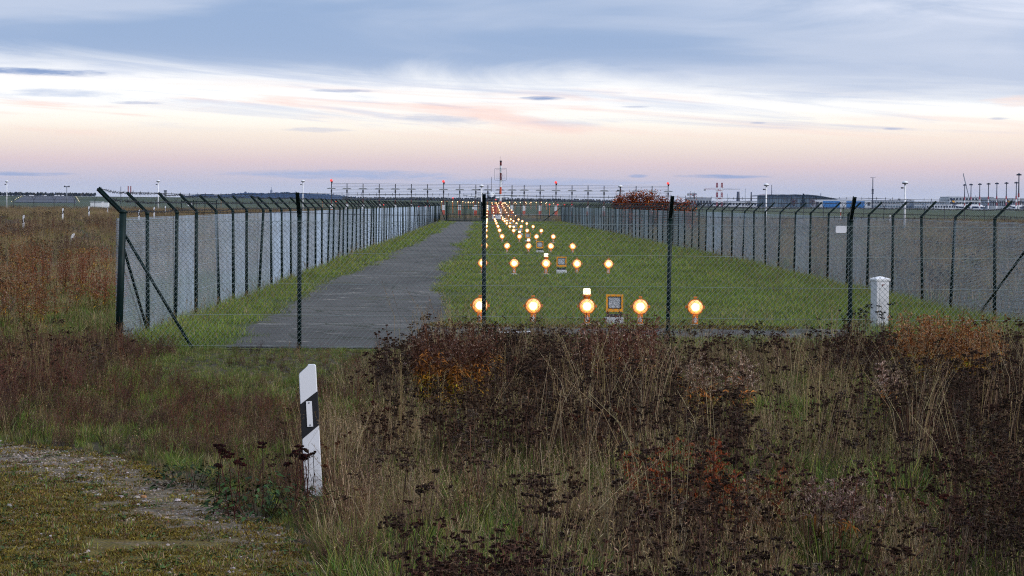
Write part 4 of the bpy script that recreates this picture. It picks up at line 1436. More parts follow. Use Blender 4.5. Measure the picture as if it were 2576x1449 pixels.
def antennas(t, h):
    b = MB(); b.tube((-3, 0, h - .2), (3, 0, h - .2), .2, None, 5)
    for x in (-3, -1, 1, 3):
        b.tube((x, 0, h - .2), (x, 0, h + .7), .06, None, 4)
    b.build('crossarm', M['dgrey'], t)
    b = MB()
    for k, z in enumerate((.60, .56, .52, .48)):
        b.lathe([(1.1 + .25 * (k % 2), h * z), (1.5, h * z + .6), (1.0, h * z + 1.2)], 8)
    b.build('dish_cluster', M['dgrey'], t)
plain_mast('radio_mast', 'slim dark radio mast with a crossarm over the grey buildings', 'mast', 2196, 446.5, 2650, .8, 'dgrey', None, antennas)
plain_mast('radio_mast', 'thin pointed mast behind the falling end of the hangar roof', 'mast', 2065, 486, 3500, 1.2, 'grey')
plain_mast('chimney', 'stubby grey chimney between the lattice tower and the hangar', 'chimney', 1857, 482, 3300, 3.2, 'dgrey')
plain_mast('chimney', 'second thin grey chimney just left of the wavy hangar', 'chimney', 1890, 483, 3300, 1.5, 'dgrey')
plain_mast('radio_mast', 'dark slender mast rising out of the hangar roof', 'mast', 1941.5, 465, 3100, .7, 'dgrey', None, lambda t, h: None)
for i, (u, vt) in enumerate(((1875, 474), (1830, 487))):
    plain_mast('lamp_mast', ('slim lamp mast %s' % ('right of the stubby chimney', 'right of the twin lattice tower')[i]), 'mast', u, vt, 2600, .5, 'grey')
# luffing crawler crane
p = atY(2440, 508, 3000); g = tz(p.x, 3000)
t = thing('crawler_crane', 'crawler crane with raised pale lattice boom and red body', 'crane', (p.x, 3000, g))
b = MB(); b.box((0, 0, p.z - g), (18, 8, 4.0)); b.build('body', M['red'], t)
b = MB(); b.box((0, 0, (p.z - g) / 2 - .5), (12, 9, p.z - g)); b.build('undercarriage', M['dgrey'], t)
tip = atY(2423.5, 439, 3000)
b = MB(); jib(b, (0, 0, p.z - g + 1), (tip.x - p.x, 0, tip.z - g), 2.2, 14, .3); b.build('boom', M['grey'], t)
b = MB(); b.tube((4, 0, p.z - g + 2), (8, 0, p.z - g + 9), .3, None, 4); b.build('back_mast', M['grey'], t)

# ------------------------------------------------------------------ far left
def tee(t, h):
    b = MB(); b.box((0, 0, h - .2), (4.2, .6, .6)); b.box((-1.6, 0, h + .3), (.7, .5, .5)); b.box((1.6, 0, h + .3), (.7, .5, .5)); b.build('light_bar', M['dgrey'], t)
plain_mast('floodlight_mast', 'T-topped light mast over the trees right of the distant runway', 'floodlight mast', 168, 469, 1600, .5, 'grey', None, tee)
plain_mast('lamp_mast', 'thin dark lamp mast between the two tips of the left fence arms', 'mast', 304, 469, 1300, .25, 'dgrey')
for i, u in enumerate((322.5, 329)):
    q = plain_mast('obstacle_mast', ('left' if i == 0 else 'right') + ' one of two close thin masts with red tops', 'mast', u, 469.5 - i * .3, 1200, .22, 'grey')
    hh = atY(u, 469.5, 1200).z - q.location.z
    b = MB(); b.tube((0, 0, hh * .62), (0, 0, hh + .3), .3, None, 6); b.build('red_top', M['red'], q)
p = atY(682, 484, 8990)
t = thing('hilltop_tower', 'tiny lattice tower standing on the crest of the blue hill', 'tower', (p.x, 9000, p.z - 7))
b = MB(); lattice(b, (0, 0, 0), (0, 0, 17), 8, 6, 5, .9); b.tube((0, 0, 17), (0, 0, 29), 1.3, .8, 5); b.build('tower', M['grey'], t)
p = atY(617, 484, 8990)
t = thing('hilltop_hut', 'tiny domed hut on the left crest of the blue hill', 'hut', (p.x, 9000, p.z - 5))
b = MB(); b.lathe([(5, 0), (5, 5), (3.5, 8), (1, 9)], 10); b.build('dome', M['dgrey'], t)
p = atY(416, 499, 3000)
t = thing('control_tower', 'faint pale block tower on the horizon left of the hill', 'tower', (p.x, 3000, 6))
b = MB(); b.box((0, 0, 4), (3.4, 3.4, 12)); b.build('shaft', M['grey'], t); b = MB(); b.box((0, 0, 10.6), (4, 4, 1.4)); b.build('cab', M['glass'], t)
p = atY(248, 511, 560)
t = thing('white_shed', 'low flat white shed in the field left of the left fence', 'shed', (p.x, 560, 0))
x0, x1 = atY(230, 511, 560).x - p.x, atY(258, 511, 560).x - p.x
z1 = atY(240, 508.3, 560).z; z0 = atY(240, 513, 560).z
b = MB(); b.box(((x0 + x1) / 2, 0, (z0 + z1) / 2 - .4), (x1 - x0, 3, z1 - z0 + .8)); b.build('wall', M['white'], t)
b = MB(); b.box(((x0 + x1) / 2, 0, z1 + .06), (x1 - x0 + .3, 3.3, .12)); b.build('roof', M['lfacade'], t)
b = MB(); b.box((x1 + .75, .2, z1 - .75), (1.4, 2.4, 1.3)); b.build('annex', M['white'], t)
p0, p1 = atY(457, 524, 340), atY(545, 524, 340)
t = thing('field_gate', 'dark field gate with a small white plate in the distant perimeter fence', 'gate', (p0.x, 340, 0))
zt_ = atY(500, 503, 340).z
for k in range(4):
    b = MB(); b.box(((p1.x - p0.x) * k / 3, 0, zt_ / 2), (.12, .12, zt_)); b.build('gate_post', M['green'], t)
b = MB(); b.box(((p1.x - p0.x) / 2, 0, zt_ - .25), (p1.x - p0.x, .09, .1)); b.box(((p1.x - p0.x) / 2, 0, .5), (p1.x - p0.x, .09, .1)); b.build('rail', M['green'], t)
b = MB(); b.box((atY(478, 520, 340).x - p0.x, -.1, atY(478, 514.5, 340).z), (.65, .03, .42)); b.build('sign_plate', M['white'], t)
# little runway lamps on the climbing runway
for i in range(6):
    u = (76, 82, 113, 140, 148, 158)[i]
    p = atY(u, 493.4, 2112)
    o = thing('runway_lamp_box', '%s small white light box from the left on the crest of the distant runway' % ORD[i], 'runway light', (p.x, 2112, p.z), 0, 'light boxes on the runway crest')
    b = MB(); b.box((0, 0, .5), (2.2, .8, 1.2)); b.build('cabinet', M['white'], o); b = MB(); b.box((0, 0, -.6), (.6, .4, 1.0)); b.build('foot', M['grey'], o)
for i in range(7):
    t_ = (i + .3) / 7
    y = 1660 + 440 * t_
    x0_, x1_ = atY(35 + 28.5 * t_, 500, y).x - 2, atY(193 - 8 * t_, 500, y).x + 2
    for x_, sd in ((x0_, 'left'), (x1_, 'right')):
        o = thing('runway_light', '%s light from the near end on the %s edge of the distant runway' % (ORD[i], sd), 'runway light', (x_, y, tz(x_, y) + .4), 0, 'edge lights of the distant runway')
        b = MB(); b.lathe([(.14, 0), (.15, .25), (.08, .4)], 8); b.build('lens', M['lampwhite'], o)
p = atY(2115, 540, 330)
t = thing('marker_stake', 'thin red and white marker stake in the field behind the right fence', 'stake', (p.x, 330, tz(p.x, 330)))
hh = atY(2115, 524.5, 330).z
for k in range(4):
    b = MB(); b.tube((0, 0, hh * k / 4), (0, 0, hh * (k + 1) / 4 - .005), .06, None, 8); b.build('painted_band', M['redorange'] if k % 2 == 0 else M['white'], t)


# ------------------------------------------------------------------ vegetation
class VB:                                    # collects coloured leaf faces
    def __init__(s, seed):
        s.r = np.random.RandomState(seed); s.v = []; s.f = []; s.c = []; s.n = 0

    def quad(s, pts, col):
        k = len(pts)
        s.v += [tuple(p) for p in pts]; s.c += [col] * k
        s.f.append(tuple(range(s.n, s.n + k))); s.n += k

    def blade(s, x, y, h, w, lean, az, col, curve=.6, seg=3, tip=None, z0=0.0):
        r = s.r
        fa = r.uniform(0, math.pi)
        ux, uy = math.cos(fa) * w / 2, math.sin(fa) * w / 2
        o = s.n
        for k in range(seg):
            t = k / seg
            d = lean * h * (t * (1 - curve) + curve * t * t)
            z = z0 + h * (t - .25 * lean * t * t)
            ww = 1 - .55 * t
            px, py = x + math.cos(az) * d, y + math.sin(az) * d
            s.v += [(px - ux * ww, py - uy * ww, z), (px + ux * ww, py + uy * ww, z)]
            cc = col if tip is None else tuple(a * (1 - t) + b * t for a, b in zip(col, tip))
            s.c += [cc, cc]
        d = lean * h
        s.v.append((x + math.cos(az) * d, y + math.sin(az) * d, z0 + h * (1 - .25 * lean))); s.c.append(tip or col)
        for k in range(seg - 1):
            s.f.append((o + 2 * k, o + 2 * k + 1, o + 2 * k + 3, o + 2 * k + 2))
        s.f.append((o + 2 * seg - 2, o + 2 * seg - 1, o + 2 * seg))
        s.n += 2 * seg + 1
        return (x + math.cos(az) * d, y + math.sin(az) * d, z0 + h * (1 - .25 * lean))

    def stick(s, p0, p1, r0, r1, col):       # three-sided stem
        p0, p1 = np.array(p0, float), np.array(p1, float)
        t = p1 - p0; L = np.linalg.norm(t)
        if L < 1e-6:
            return
        t /= L
        u = np.cross(t, (0, 0, 1.0) if abs(t[2]) < .9 else (1.0, 0, 0)); u /= np.linalg.norm(u); w = np.cross(t, u)
        o = s.n
        for p, r in ((p0, r0), (p1, r1)):
            for k in range(3):
                a = 2.094 * k
                s.v.append(tuple(p + (u * math.cos(a) + w * math.sin(a)) * r)); s.c.append(col)
        for k in range(3):
            s.f.append((o + k, o + (k + 1) % 3, o + 3 + (k + 1) % 3, o + 3 + k))
        s.n += 6

    def leaf(s, p, d, L, w, col, droop=.3):
        p, d = np.array(p, float), np.array(d, float)
        d /= np.linalg.norm(d)
        u = np.cross(d, (0, 0, 1.0)); n = np.linalg.norm(u)
        u = np.array((1.0, 0, 0)) if n < 1e-3 else u / n
        a = s.r.uniform(-.7, .7)
        u = u * math.cos(a) + np.cross(d, u) * math.sin(a)
        m = p + d * L * .45 + np.array((0, 0, -droop * L * .15)); e = p + d * L + np.array((0, 0, -droop * L))
        s.quad([p, m - u * w / 2, e, m + u * w / 2], col)

    def mesh(s, name, mat):
        me = bpy.data.meshes.new(name)
        me.from_pydata(s.v, [], s.f)
        a = me.color_attributes.new('tint', 'FLOAT_COLOR', 'POINT')
        c = np.array(s.c, np.float32)
        if c.shape[1] == 3:
            c = np.hstack([c, np.ones((len(c), 1), np.float32)])
        a.data.foreach_set('color', c.ravel())
        me.materials.append(mat)
        me.update()
        return me


def veg_material():
    mt = bpy.data.materials.new('leaf_and_stalk')
    mt.use_nodes = True
    nt = mt.node_tree
    b = nt.nodes['Principled BSDF']
    b.inputs['Roughness'].default_value = .6; b.inputs['Specular IOR Level'].default_value = .10
    at_ = nt.nodes.new('ShaderNodeAttribute'); at_.attribute_name = 'tint'
    oi = nt.nodes.new('ShaderNodeObjectInfo')
    mr = nt.nodes.new('ShaderNodeMapRange'); mr.inputs['To Min'].default_value = .72; mr.inputs['To Max'].default_value = 1.28
    nt.links.new(oi.outputs['Random'], mr.inputs['Value'])
    hs = nt.nodes.new('ShaderNodeHueSaturation')
    nt.links.new(mr.outputs[0], hs.inputs['Value'])
    m2 = nt.nodes.new('ShaderNodeMath'); m2.operation = 'MULTIPLY'; m2.inputs[1].default_value = 7.31
    nt.links.new(oi.outputs['Random'], m2.inputs[0])
    fr2 = nt.nodes.new('ShaderNodeMath'); fr2.operation = 'FRACT'; nt.links.new(m2.outputs[0], fr2.inputs[0])
    mh = nt.nodes.new('ShaderNodeMapRange'); mh.inputs['To Min'].default_value = .488; mh.inputs['To Max'].default_value = .512
    nt.links.new(fr2.outputs[0], mh.inputs['Value']); nt.links.new(mh.outputs[0], hs.inputs['Hue'])
    nt.links.new(at_.outputs['Color'], hs.inputs['Color'])
    nt.links.new(hs.outputs[0], b.inputs['Base Color'])
    return mt


MV = veg_material()
U = lambda r, a, b: float(r.uniform(a, b))


def jit(r, c, k=.42):
    f = 1 + r.uniform(-k, k)
    return tuple(max(.003, x * f * (1 + r.uniform(-.08, .08))) for x in c)

C_DRY = [(.26, .175, .095), (.20, .130, .070), (.33, .245, .150), (.15, .095, .050), (.24, .185, .070)]
C_GRN = [(.090, .145, .022), (.060, .105, .018), (.135, .170, .030), (.20, .19, .04), (.10, .15, .05)]
C_DEAD = [(.062, .037, .025), (.038, .023, .016), (.090, .056, .038)]
C_STALK = [(.075, .042, .028), (.050, .028, .020), (.11, .066, .044), (.10, .050, .030)]
C_GREYB = [(.12, .085, .065), (.09, .06, .045), (.15, .11, .08)]
C_RUST = [(.125, .042, .022), (.090, .030, .018), (.16, .062, .035), (.075, .028, .018)]
C_ORG = [(.42, .20, .022), (.34, .15, .02), (.30, .21, .025), (.22, .20, .03)]
C_LAWN = [(.135, .200, .028), (.096, .160, .023), (.190, .225, .038), (.26, .23, .06), (.115, .190, .034)]
C_PLUM = [(.085, .045, .030), (.115, .066, .044), (.060, .034, .022)]


def pick(r, cs):
    return jit(r, cs[r.randint(len(cs))])


def tuft(seed, n, h, w, rad, cols, lean=.45, heads=0, mixin=None, mixp=0.0):
    b = VB(seed); r = b.r
    for _ in range(n):
        a, d = U(r, 0, 6.28), rad * math.sqrt(U(r, 0, 1))
        hh = U(r, *h)
        cs = mixin if (mixin and r.rand() < mixp) else cols
        c = pick(r, cs)
        b.blade(d * math.cos(a), d * math.sin(a), hh, U(r, *w), U(r, .05, lean), a + U(r, -1.2, 1.2), c, tip=tuple(x * 1.15 for x in c))
    for _ in range(heads):                    # thin stalks with feathery seed heads
        a, d = U(r, 0, 6.28), rad * math.sqrt(U(r, 0, 1))
        hh = h[1] * U(r, 1.0, 1.45); az = U(r, 0, 6.28); ln = U(r, .05, .4)
        x, y = d * math.cos(a), d * math.sin(a)
        c = pick(r, C_DRY)
        p0 = np.array((x, y, 0.)); p1 = np.array((x + math.cos(az) * ln * hh * .4, y + math.sin(az) * ln * hh * .4, hh * .7)); p2 = np.array((x + math.cos(az) * ln * hh, y + math.sin(az) * ln * hh, hh))
        b.stick(p0, p1, .0022, .0018, c); b.stick(p1, p2, .0018, .0012, c)
        for k in range(14):
            q = p1 + (p2 - p1) * (.35 + .65 * k / 14)
            b.leaf(q, (U(r, -1, 1), U(r, -1, 1), U(r, .3, 1.4)), U(r, .02, .05), .006, pick(r, C_DRY), .2)
    return b


def umbel_weed(seed, stems, h, spread=.12, tone=C_DEAD, leafy=True, headr=(.014, .032)):
    """dead stalks carrying flat-topped seed heads"""
    b = VB(seed); r = b.r
    for _ in range(stems):
        a = U(r, 0, 6.28); d = spread * math.sqrt(U(r, 0, 1))
        hh = U(r, *h); az = U(r, 0, 6.28); ln = U(r, 0, .22)
        p0 = np.array((d * math.cos(a), d * math.sin(a), 0)); top = p0 + np.array((math.cos(az) * ln * hh, math.sin(az) * ln * hh, hh))
        mid = (p0 + top) / 2 + np.array((U(r, -.03, .03), U(r, -.03, .03), 0))
        c = pick(r, tone)
        b.stick(p0, mid, .0040, .0034, c); b.stick(mid, top, .0034, .0022, c)
        if leafy:
            for _k in range(r.randint(5, 11)):
                t = U(r, .1, .9); q = p0 + (mid - p0) * (t / .5) if t < .5 else mid + (top - mid) * ((t - .5) / .5)
                b.leaf(q, (U(r, -1, 1), U(r, -1, 1), U(r, -1.6, .3)), U(r, .03, .08), U(r, .004, .010), pick(r, tone), .8)
        nh = r.randint(3, 7)
        for _k in range(nh):
            aa = U(r, 0, 6.28); sp = U(r, .01, .09) * hh
            e = top + np.array((math.cos(aa) * sp, math.sin(aa) * sp, U(r, -.06, .02) * hh))
            st = top + (mid - top) * U(r, .0, .25)
            b.stick(st, e, .002, .0016, c)
            hr = U(r, *headr)
            for _m in range(6):              # buttons of the seed head
                qa, qd = U(r, 0, 6.28), hr * math.sqrt(U(r, 0, 1))
                cc = e + np.array((qd * math.cos(qa), qd * math.sin(qa), U(r, .0, .012) - qd * .12))
                s_ = U(r, .005, .010); k2 = pick(r, tone)
                b.quad([cc + np.array(o_) for o_ in ((-s_, -s_, .003), (s_, -s_, .003), (s_, s_, .003), (-s_, s_, .003))], k2)
                b.quad([cc + np.array(o_) for o_ in ((-s_, 0, -.007), (s_, 0, -.007), (s_, 0, .006), (-s_, 0, .006))], k2)
                b.quad([cc + np.array(o_) for o_ in ((0, -s_, -.007), (0, s_, -.007), (0, s_, .006), (0, -s_, .006))], k2)
    return b


def twiggy(seed, stems, h, spread, tone, fluff=6):
    """fine branching dead weed"""
    b = VB(seed); r = b.r
    for _ in range(stems):
        a = U(r, 0, 6.28); d = spread * math.sqrt(U(r, 0, 1)); hh = U(r, *h)
        az = a + U(r, -.8, .8); ln = U(r, .05, .5)
        p0 = np.array((d * math.cos(a), d * math.sin(a), 0)); top = p0 + np.array((math.cos(az) * ln * hh, math.sin(az) * ln * hh, hh * (1 - ln * .2)))
        c = pick(r, tone)
        b.stick(p0, top, .0028, .0012, c)
        for _k in range(fluff):
            t = U(r, .25, 1); q = p0 + (top - p0) * t
            dd = np.array((U(r, -1, 1), U(r, -1, 1), U(r, .2, 1.2))); dd /= np.linalg.norm(dd)
            L = U(r, .04, .16) * hh / .4; e = q + dd * L
            b.stick(q, e, .0013, .0009, c)
            for _m in range(3):
                b.leaf(q + (e - q) * U(r, .3, 1.0), (U(r, -1, 1), U(r, -1, 1), U(r, -.5, 1)), U(r, .012, .03), U(r, .005, .010), pick(r, tone), .2)
    return b


def goldenrod(seed, stems, h, spread, leafc=C_ORG, plumec=C_RUST, pale=.15, plume=.42, leaves=26):
    """stalks with lance leaves below and feathery arching plumes above; returns stem, leaf and plume collections"""
    bs, bl_, bp = VB(seed), VB(seed + 1), VB(seed + 2); r = bs.r
    for _ in range(stems):
        a = U(r, 0, 6.28); d = spread * math.sqrt(U(r, 0, 1)); hh = U(r, *h)
        az = a + U(r, -.9, .9); ln = U(r, .0, .25)
        p0 = np.array((d * math.cos(a), d * math.sin(a), 0)); top = p0 + np.array((math.cos(az) * ln * hh, math.sin(az) * ln * hh, hh))
        bs.stick(p0, top, .004, .002, pick(r, C_RUST))
        green = r.rand() < .4
        for k in range(leaves):
            t = U(r, .08, 1 - plume * .8); q = p0 + (top - p0) * t
            aa = U(r, 0, 6.28)
            c = pick(r, leafc)
            if t < .35 and green:
                c = jit(r, (.12, .14, .03))
            elif t > .5:
                c = jit(r, (.33, .13, .022))
            bl_.leaf(q, (math.cos(aa), math.sin(aa), U(r, -.1, .7)), U(r, .06, .13), U(r, .011, .021), c, .55)
        nb = r.randint(12, 20)
        for k in range(nb):                   # plume: side sprays that arch over
            t = 1 - plume + plume * (k / nb) ** 1.0
            q = p0 + (top - p0) * t; aa = U(r, 0, 6.28); L = U(r, .06, .17) * (1.25 - .8 * k / nb)
            dv = np.array((math.cos(aa), math.sin(aa), 0))
            prev = q
            for m in range(1, 5):
                u = m / 4
                e = q + dv * L * u + np.array((0, 0, L * (.9 * u - .8 * u * u)))
                c = pick(r, plumec) if r.rand() > pale else jit(r, (.34, .24, .18))
                bp.stick(prev, e, .0016, .0012, c)
                for _m in range(3):
                    bp.leaf(prev + (e - prev) * U(r, 0, 1), (U(r, -.6, .6) + dv[0] * .5, U(r, -.6, .6) + dv[1] * .5, U(r, .2, 1.2)), U(r, .018, .038), U(r, .006, .011), c, .1)
                prev = e
    return bs, bl_, bp


def leafy(seed, n, rad, h, L, cols, w=.5):
    b = VB(seed); r = b.r
    for _ in range(n):
        a = U(r, 0, 6.28); d = rad * math.sqrt(U(r, 0, 1)); z = h * U(r, .02, 1) * (1 - (d / rad) ** 2 * .6)
        LL = U(r, *L)
        b.leaf((d * math.cos(a), d * math.sin(a), z), (math.cos(a) + U(r, -.7, .7), math.sin(a) + U(r, -.7, .7), U(r, -.3, .6)), LL, LL * w, pick(r, cols), .4)
        if r.rand() < .25:
            b.stick((d * .5 * math.cos(a), d * .5 * math.sin(a), 0), (d * math.cos(a), d * math.sin(a), z), .003, .002, pick(r, C_DEAD))
    return b


def proto(coll, builders, name):
    c = bpy.data.collections.new(coll)
    for i, b in enumerate(builders):
        o = bpy.data.objects.new('%s.%03d' % (name, i), b.mesh(name, MV))
        c.objects.link(o)
    return c


def scatter(name, label, cat, coll, n_kinds, pts, idx, scl, seed, tilt=.10, zs=None):
    """one object of ground cover: instances the plants of a collection on the given points"""
    r = np.random.RandomState(seed)
    n = len(pts)
    me = bpy.data.meshes.new(name)
    me.from_pydata(pts.tolist(), [], [])
    rot = np.stack([r.normal(0, tilt, n), r.normal(0, tilt, n), r.uniform(0, 6.28, n)], 1).astype(np.float32)
    a = me.attributes.new('turn', 'FLOAT_VECTOR', 'POINT'); a.data.foreach_set('vector', rot.ravel())
    sv = np.stack([scl, scl, scl if zs is None else scl * zs], 1).astype(np.float32)
    a = me.attributes.new('grow', 'FLOAT_VECTOR', 'POINT'); a.data.foreach_set('vector', sv.ravel())
    a = me.attributes.new('pick', 'INT', 'POINT'); a.data.foreach_set('value', np.asarray(idx, np.int32))
    o = link(name, me)
    tag(o, label, cat, None, 'stuff')
    ng = bpy.data.node_groups.new('plant_scatter', 'GeometryNodeTree')
    ng.interface.new_socket('Geometry', in_out='INPUT', socket_type='NodeSocketGeometry')
    ng.interface.new_socket('Geometry', in_out='OUTPUT', socket_type='NodeSocketGeometry')
    gi, go = ng.nodes.new('NodeGroupInput'), ng.nodes.new('NodeGroupOutput')
    ci = ng.nodes.new('GeometryNodeCollectionInfo'); ci.inputs['Collection'].default_value = coll
    ci.inputs['Separate Children'].default_value = True; ci.inputs['Reset Children'].default_value = True
    ip = ng.nodes.new('GeometryNodeInstanceOnPoints'); ip.inputs['Pick Instance'].default_value = True

    def named(nm, tp):
        q = ng.nodes.new('GeometryNodeInputNamedAttribute'); q.data_type = tp; q.inputs['Name'].default_value = nm
        return next(s_ for s_ in q.outputs if s_.enabled and s_.name == 'Attribute')
    L = ng.links.new
    L(gi.outputs[0], ip.inputs['Points']); L(ci.outputs[0], ip.inputs['Instance'])
    L(named('pick', 'INT'), ip.inputs['Instance Index'])
    e2r = ng.nodes.new('FunctionNodeEulerToRotation'); L(named('turn', 'FLOAT_VECTOR'), e2r.inputs[0]); L(e2r.outputs[0], ip.inputs['Rotation'])
    L(named('grow', 'FLOAT_VECTOR'), ip.inputs['Scale'])
    L(ip.outputs[0], go.inputs[0])
    md = o.modifiers.new('scatter', 'NODES'); md.node_group = ng
    return o


def wedge(n, y0, y1, xlo, xhi, seed, power=1.0):
    """random points between y0 and y1; xlo and xhi are functions of y"""
    r = np.random.RandomState(seed)
    y = y0 + (y1 - y0) * r.uniform(0, 1, n) ** power
    a, b = xlo(y), xhi(y)
    k = r.uniform(0, 1, n) < np.clip((b - a) / np.max(b - a), 0, 1)
    y, a, b = y[k], a[k], b[k]
    x = a + (b - a) * r.uniform(0, 1, len(y))
    return x, y


def vnoise(x, y, sc, seed):                  # smooth value noise in 0..1
    r = np.random.RandomState(seed)
    g = r.uniform(0, 1, (64, 64))
    u, v = x / sc + 1000, y / sc + 1000
    i, j = np.floor(u).astype(int), np.floor(v).astype(int)
    f, h = u - i, v - j
    f, h = f * f * (3 - 2 * f), h * h * (3 - 2 * h)
    q = lambda a, b: g[a % 64, b % 64]
    return (q(i, j) * (1 - f) + q(i + 1, j) * f) * (1 - h) + (q(i, j + 1) * (1 - f) + q(i + 1, j + 1) * f) * h


def pts3(x, y, dz=0.0):
    return np.stack([x, y, terr(x, y) + dz], 1)


FL = lambda y: -.245 * y - 1.2               # edges of what the camera sees, with a margin
FR = lambda y: .265 * y + 1.2

# plant kinds
K_GRASS = proto('grass_kinds', [tuft(1, 40, (.14, .36), (.006, .012), .14, C_GRN, .9, 0, C_DRY, .18), tuft(2, 40, (.18, .46), (.006, .012), .16, C_GRN, 1.0, 1, C_DRY, .25),
                                tuft(3, 38, (.15, .40), (.005, .010), .15, C_DRY, .9, 1, C_GRN, .3), tuft(4, 34, (.22, .48), (.004, .009), .16, C_DRY, .7, 4, C_GRN, .1),
                                tuft(5, 32, (.26, .54), (.004, .008), .14, C_DRY, .55, 6), tuft(6, 60, (.05, .14), (.005, .010), .18, C_GRN, 1.0, 0, C_DRY, .40)], 'grass_tuft')
K_WEED = proto('weed_kinds', [umbel_weed(11, 5, (.45, .75)), umbel_weed(12, 4, (.55, .90)), umbel_weed(13, 6, (.40, .65), .16), umbel_weed(14, 3, (.60, .95), .08),
                              umbel_weed(15, 5, (.5, .8), .15, C_PLUM), umbel_weed(16, 2, (.7, 1.0), .05), umbel_weed(17, 4, (.45, .8), .15, C_GREYB), umbel_weed(18, 3, (.4, .7), .12, C_RUST),
                              tuft(19, 14, (.45, .85), (.004, .007), .14, C_DRY, .22, 7), tuft(20, 10, (.5, .95), (.003, .006), .10, C_DRY + C_GREYB, .2, 7),
                              twiggy(191, 16, (.30, .70), .14, C_DEAD + C_PLUM, 4), twiggy(192, 20, (.25, .60), .16, C_DEAD, 5),
                              umbel_weed(193, 13, (.35, .75), .22, C_STALK, True, (.008, .018)), umbel_weed(194, 11, (.40, .85), .22, C_STALK, True, (.008, .016)),
                              umbel_weed(195, 12, (.30, .65), .24, C_STALK + C_GREYB, True, (.006, .014))], 'dead_weed')
K_TWIG = proto('twig_kinds', [twiggy(21, 16, (.15, .36), .16, C_PLUM), twiggy(22, 14, (.2, .45), .16, C_PLUM), twiggy(23, 16, (.15, .35), .18, C_DEAD + C_PLUM),
                              twiggy(24, 14, (.25, .5), .16, C_RUST + C_PLUM), twiggy(25, 16, (.12, .26), .2, C_DRY + C_PLUM)], 'twiggy_weed')
K_LAWN = proto('lawn_kinds', [tuft(31, 120, (.04, .11), (.004, .007), .30, C_LAWN, 1.0, 0, C_DRY, .04), tuft(32, 120, (.05, .13), (.004, .007), .30, C_LAWN, 1.0, 0, C_DRY, .10),
                              tuft(33, 110, (.04, .10), (.004, .007), .30, C_LAWN, 1.0, 0, C_DRY, .25), tuft(34, 110, (.06, .18), (.004, .007), .30, C_LAWN[:3], .8, 0, C_DRY, .05),
                              tuft(35, 110, (.08, .26), (.004, .007), .30, C_LAWN, .8, 1, C_DRY, .15)], 'lawn_tuft')


def field_clump(seed, kind):                 # larger clump for the fields further off
    b = VB(seed)
    parts = []
    r = b.r
    for k in range(7):
        x, y = U(r, -.8, .8), U(r, -.8, .8)
        q = [lambda: tuft(seed * 10 + k, 30, (.25, .60), (.008, .014), .3, C_DRY, .6, 4), lambda: tuft(seed * 10 + k, 34, (.2, .5), (.008, .014), .3, C_GRN, .8, 1, C_DRY, .4),
             lambda: umbel_weed(seed * 10 + k, 6, (.55, .95), .35), lambda: twiggy(seed * 10 + k, 16, (.4, .8), .35, C_PLUM + C_DRY + C_GREYB),
             lambda: twiggy(seed * 10 + k, 18, (.5, .95), .35, C_RUST, 8)][kind if r.rand() < .6 else r.randint(2)]()
        o = b.n
        b.v += [(a + x, c + y, z) for a, c, z in q.v]; b.c += q.c; b.f += [tuple(i + o for i in f) for f in q.f]; b.n += q.n
    return b
K_FIELD = proto('field_kinds', [field_clump(41 + k, (0, 0, 1, 2, 1, 3, 3)[k]) for k in range(7)], 'field_clump')

CLEAR = [(1135, 1050, .42), (1208, 1035, .16), (1550, 1010, .36), (2395, 985, .62), (1810, 1085, .30), (2270, 1285, .30), (2080, 1440, .26), (790, 1246, .10)]
CLEAR = [(at(u, v).x, at(u, v).y, r_) for u, v, r_ in CLEAR]


def clear(x, y, front=1.0):                  # False inside the clearing and just in front of it
    k = np.ones(len(x), bool)
    for cx, cy, r_ in CLEAR:
        k &= ~((np.abs(x - cx * y / cy) < r_) & (y < cy + r_ * .5) & (y > cy - r_ - front))
    return k


# --- the tangle of dead weeds and grass right of the delineator
tl = lambda y: np.interp(y, [8, 13.4, 17, 21.4, 25.8, 34.3], [-.40, -.66, -1.0, -1.36, -1.45, -1.05])
x, y = wedge(17000, 8.2, YF - .1, lambda y: tl(y) - .25, FR, 101)
x += np.random.RandomState(1).normal(0, .12, len(x))
k_ = clear(x, y, .8); x, y = x[k_], y[k_]
nz, n2 = vnoise(x, y, 1.9, 5), vnoise(x, y, 4.2, 8)
r = np.random.RandomState(102)
green = (nz > .46 + .20 * smooth(1.8, .9, x - .05 * (y - 16))) & (y < 31)
idx = np.where(green, r.choice([0, 1, 1, 0, 2], len(x)), np.where(n2 > .45, r.choice([3, 4, 2, 3, 0], len(x)), r.choice([2, 3, 0, 1], len(x))))
scatter('tall_grass', 'green and straw-coloured grass filling the weed field in front of the fence', 'grass', K_GRASS, 6, pts3(x, y), idx, r.uniform(.42, .85, len(x)) * np.where(y > 27, .8, 1.0) * np.where(green, 1.1, .95), 103)
x, y = wedge(15000, 8.2, YF - .1, lambda y: tl(y) + .1, FR, 111)
dn = vnoise(x, y, 1.7, 15) * .6 + vnoise(x, y, .7, 16) * .4
r = np.random.RandomState(112)
dark = np.clip(1.0 * smooth(1.9, .9, x - .05 * (y - 16)) + .75 * smooth(3.1, 3.9, x - .10 * (y - 19)) + .24, 0, 1) * np.where(y > 26, .8, 1.0)
keep = (r.uniform(0, 1, len(x)) < np.clip((dn - .28) * 2.6, .03, 1) * dark * np.where(y < 14, .8, .78)) & clear(x, y, 1.3) & (x > tl(y) + np.abs(r.normal(0, .45, len(x))))
x, y = x[keep], y[keep]
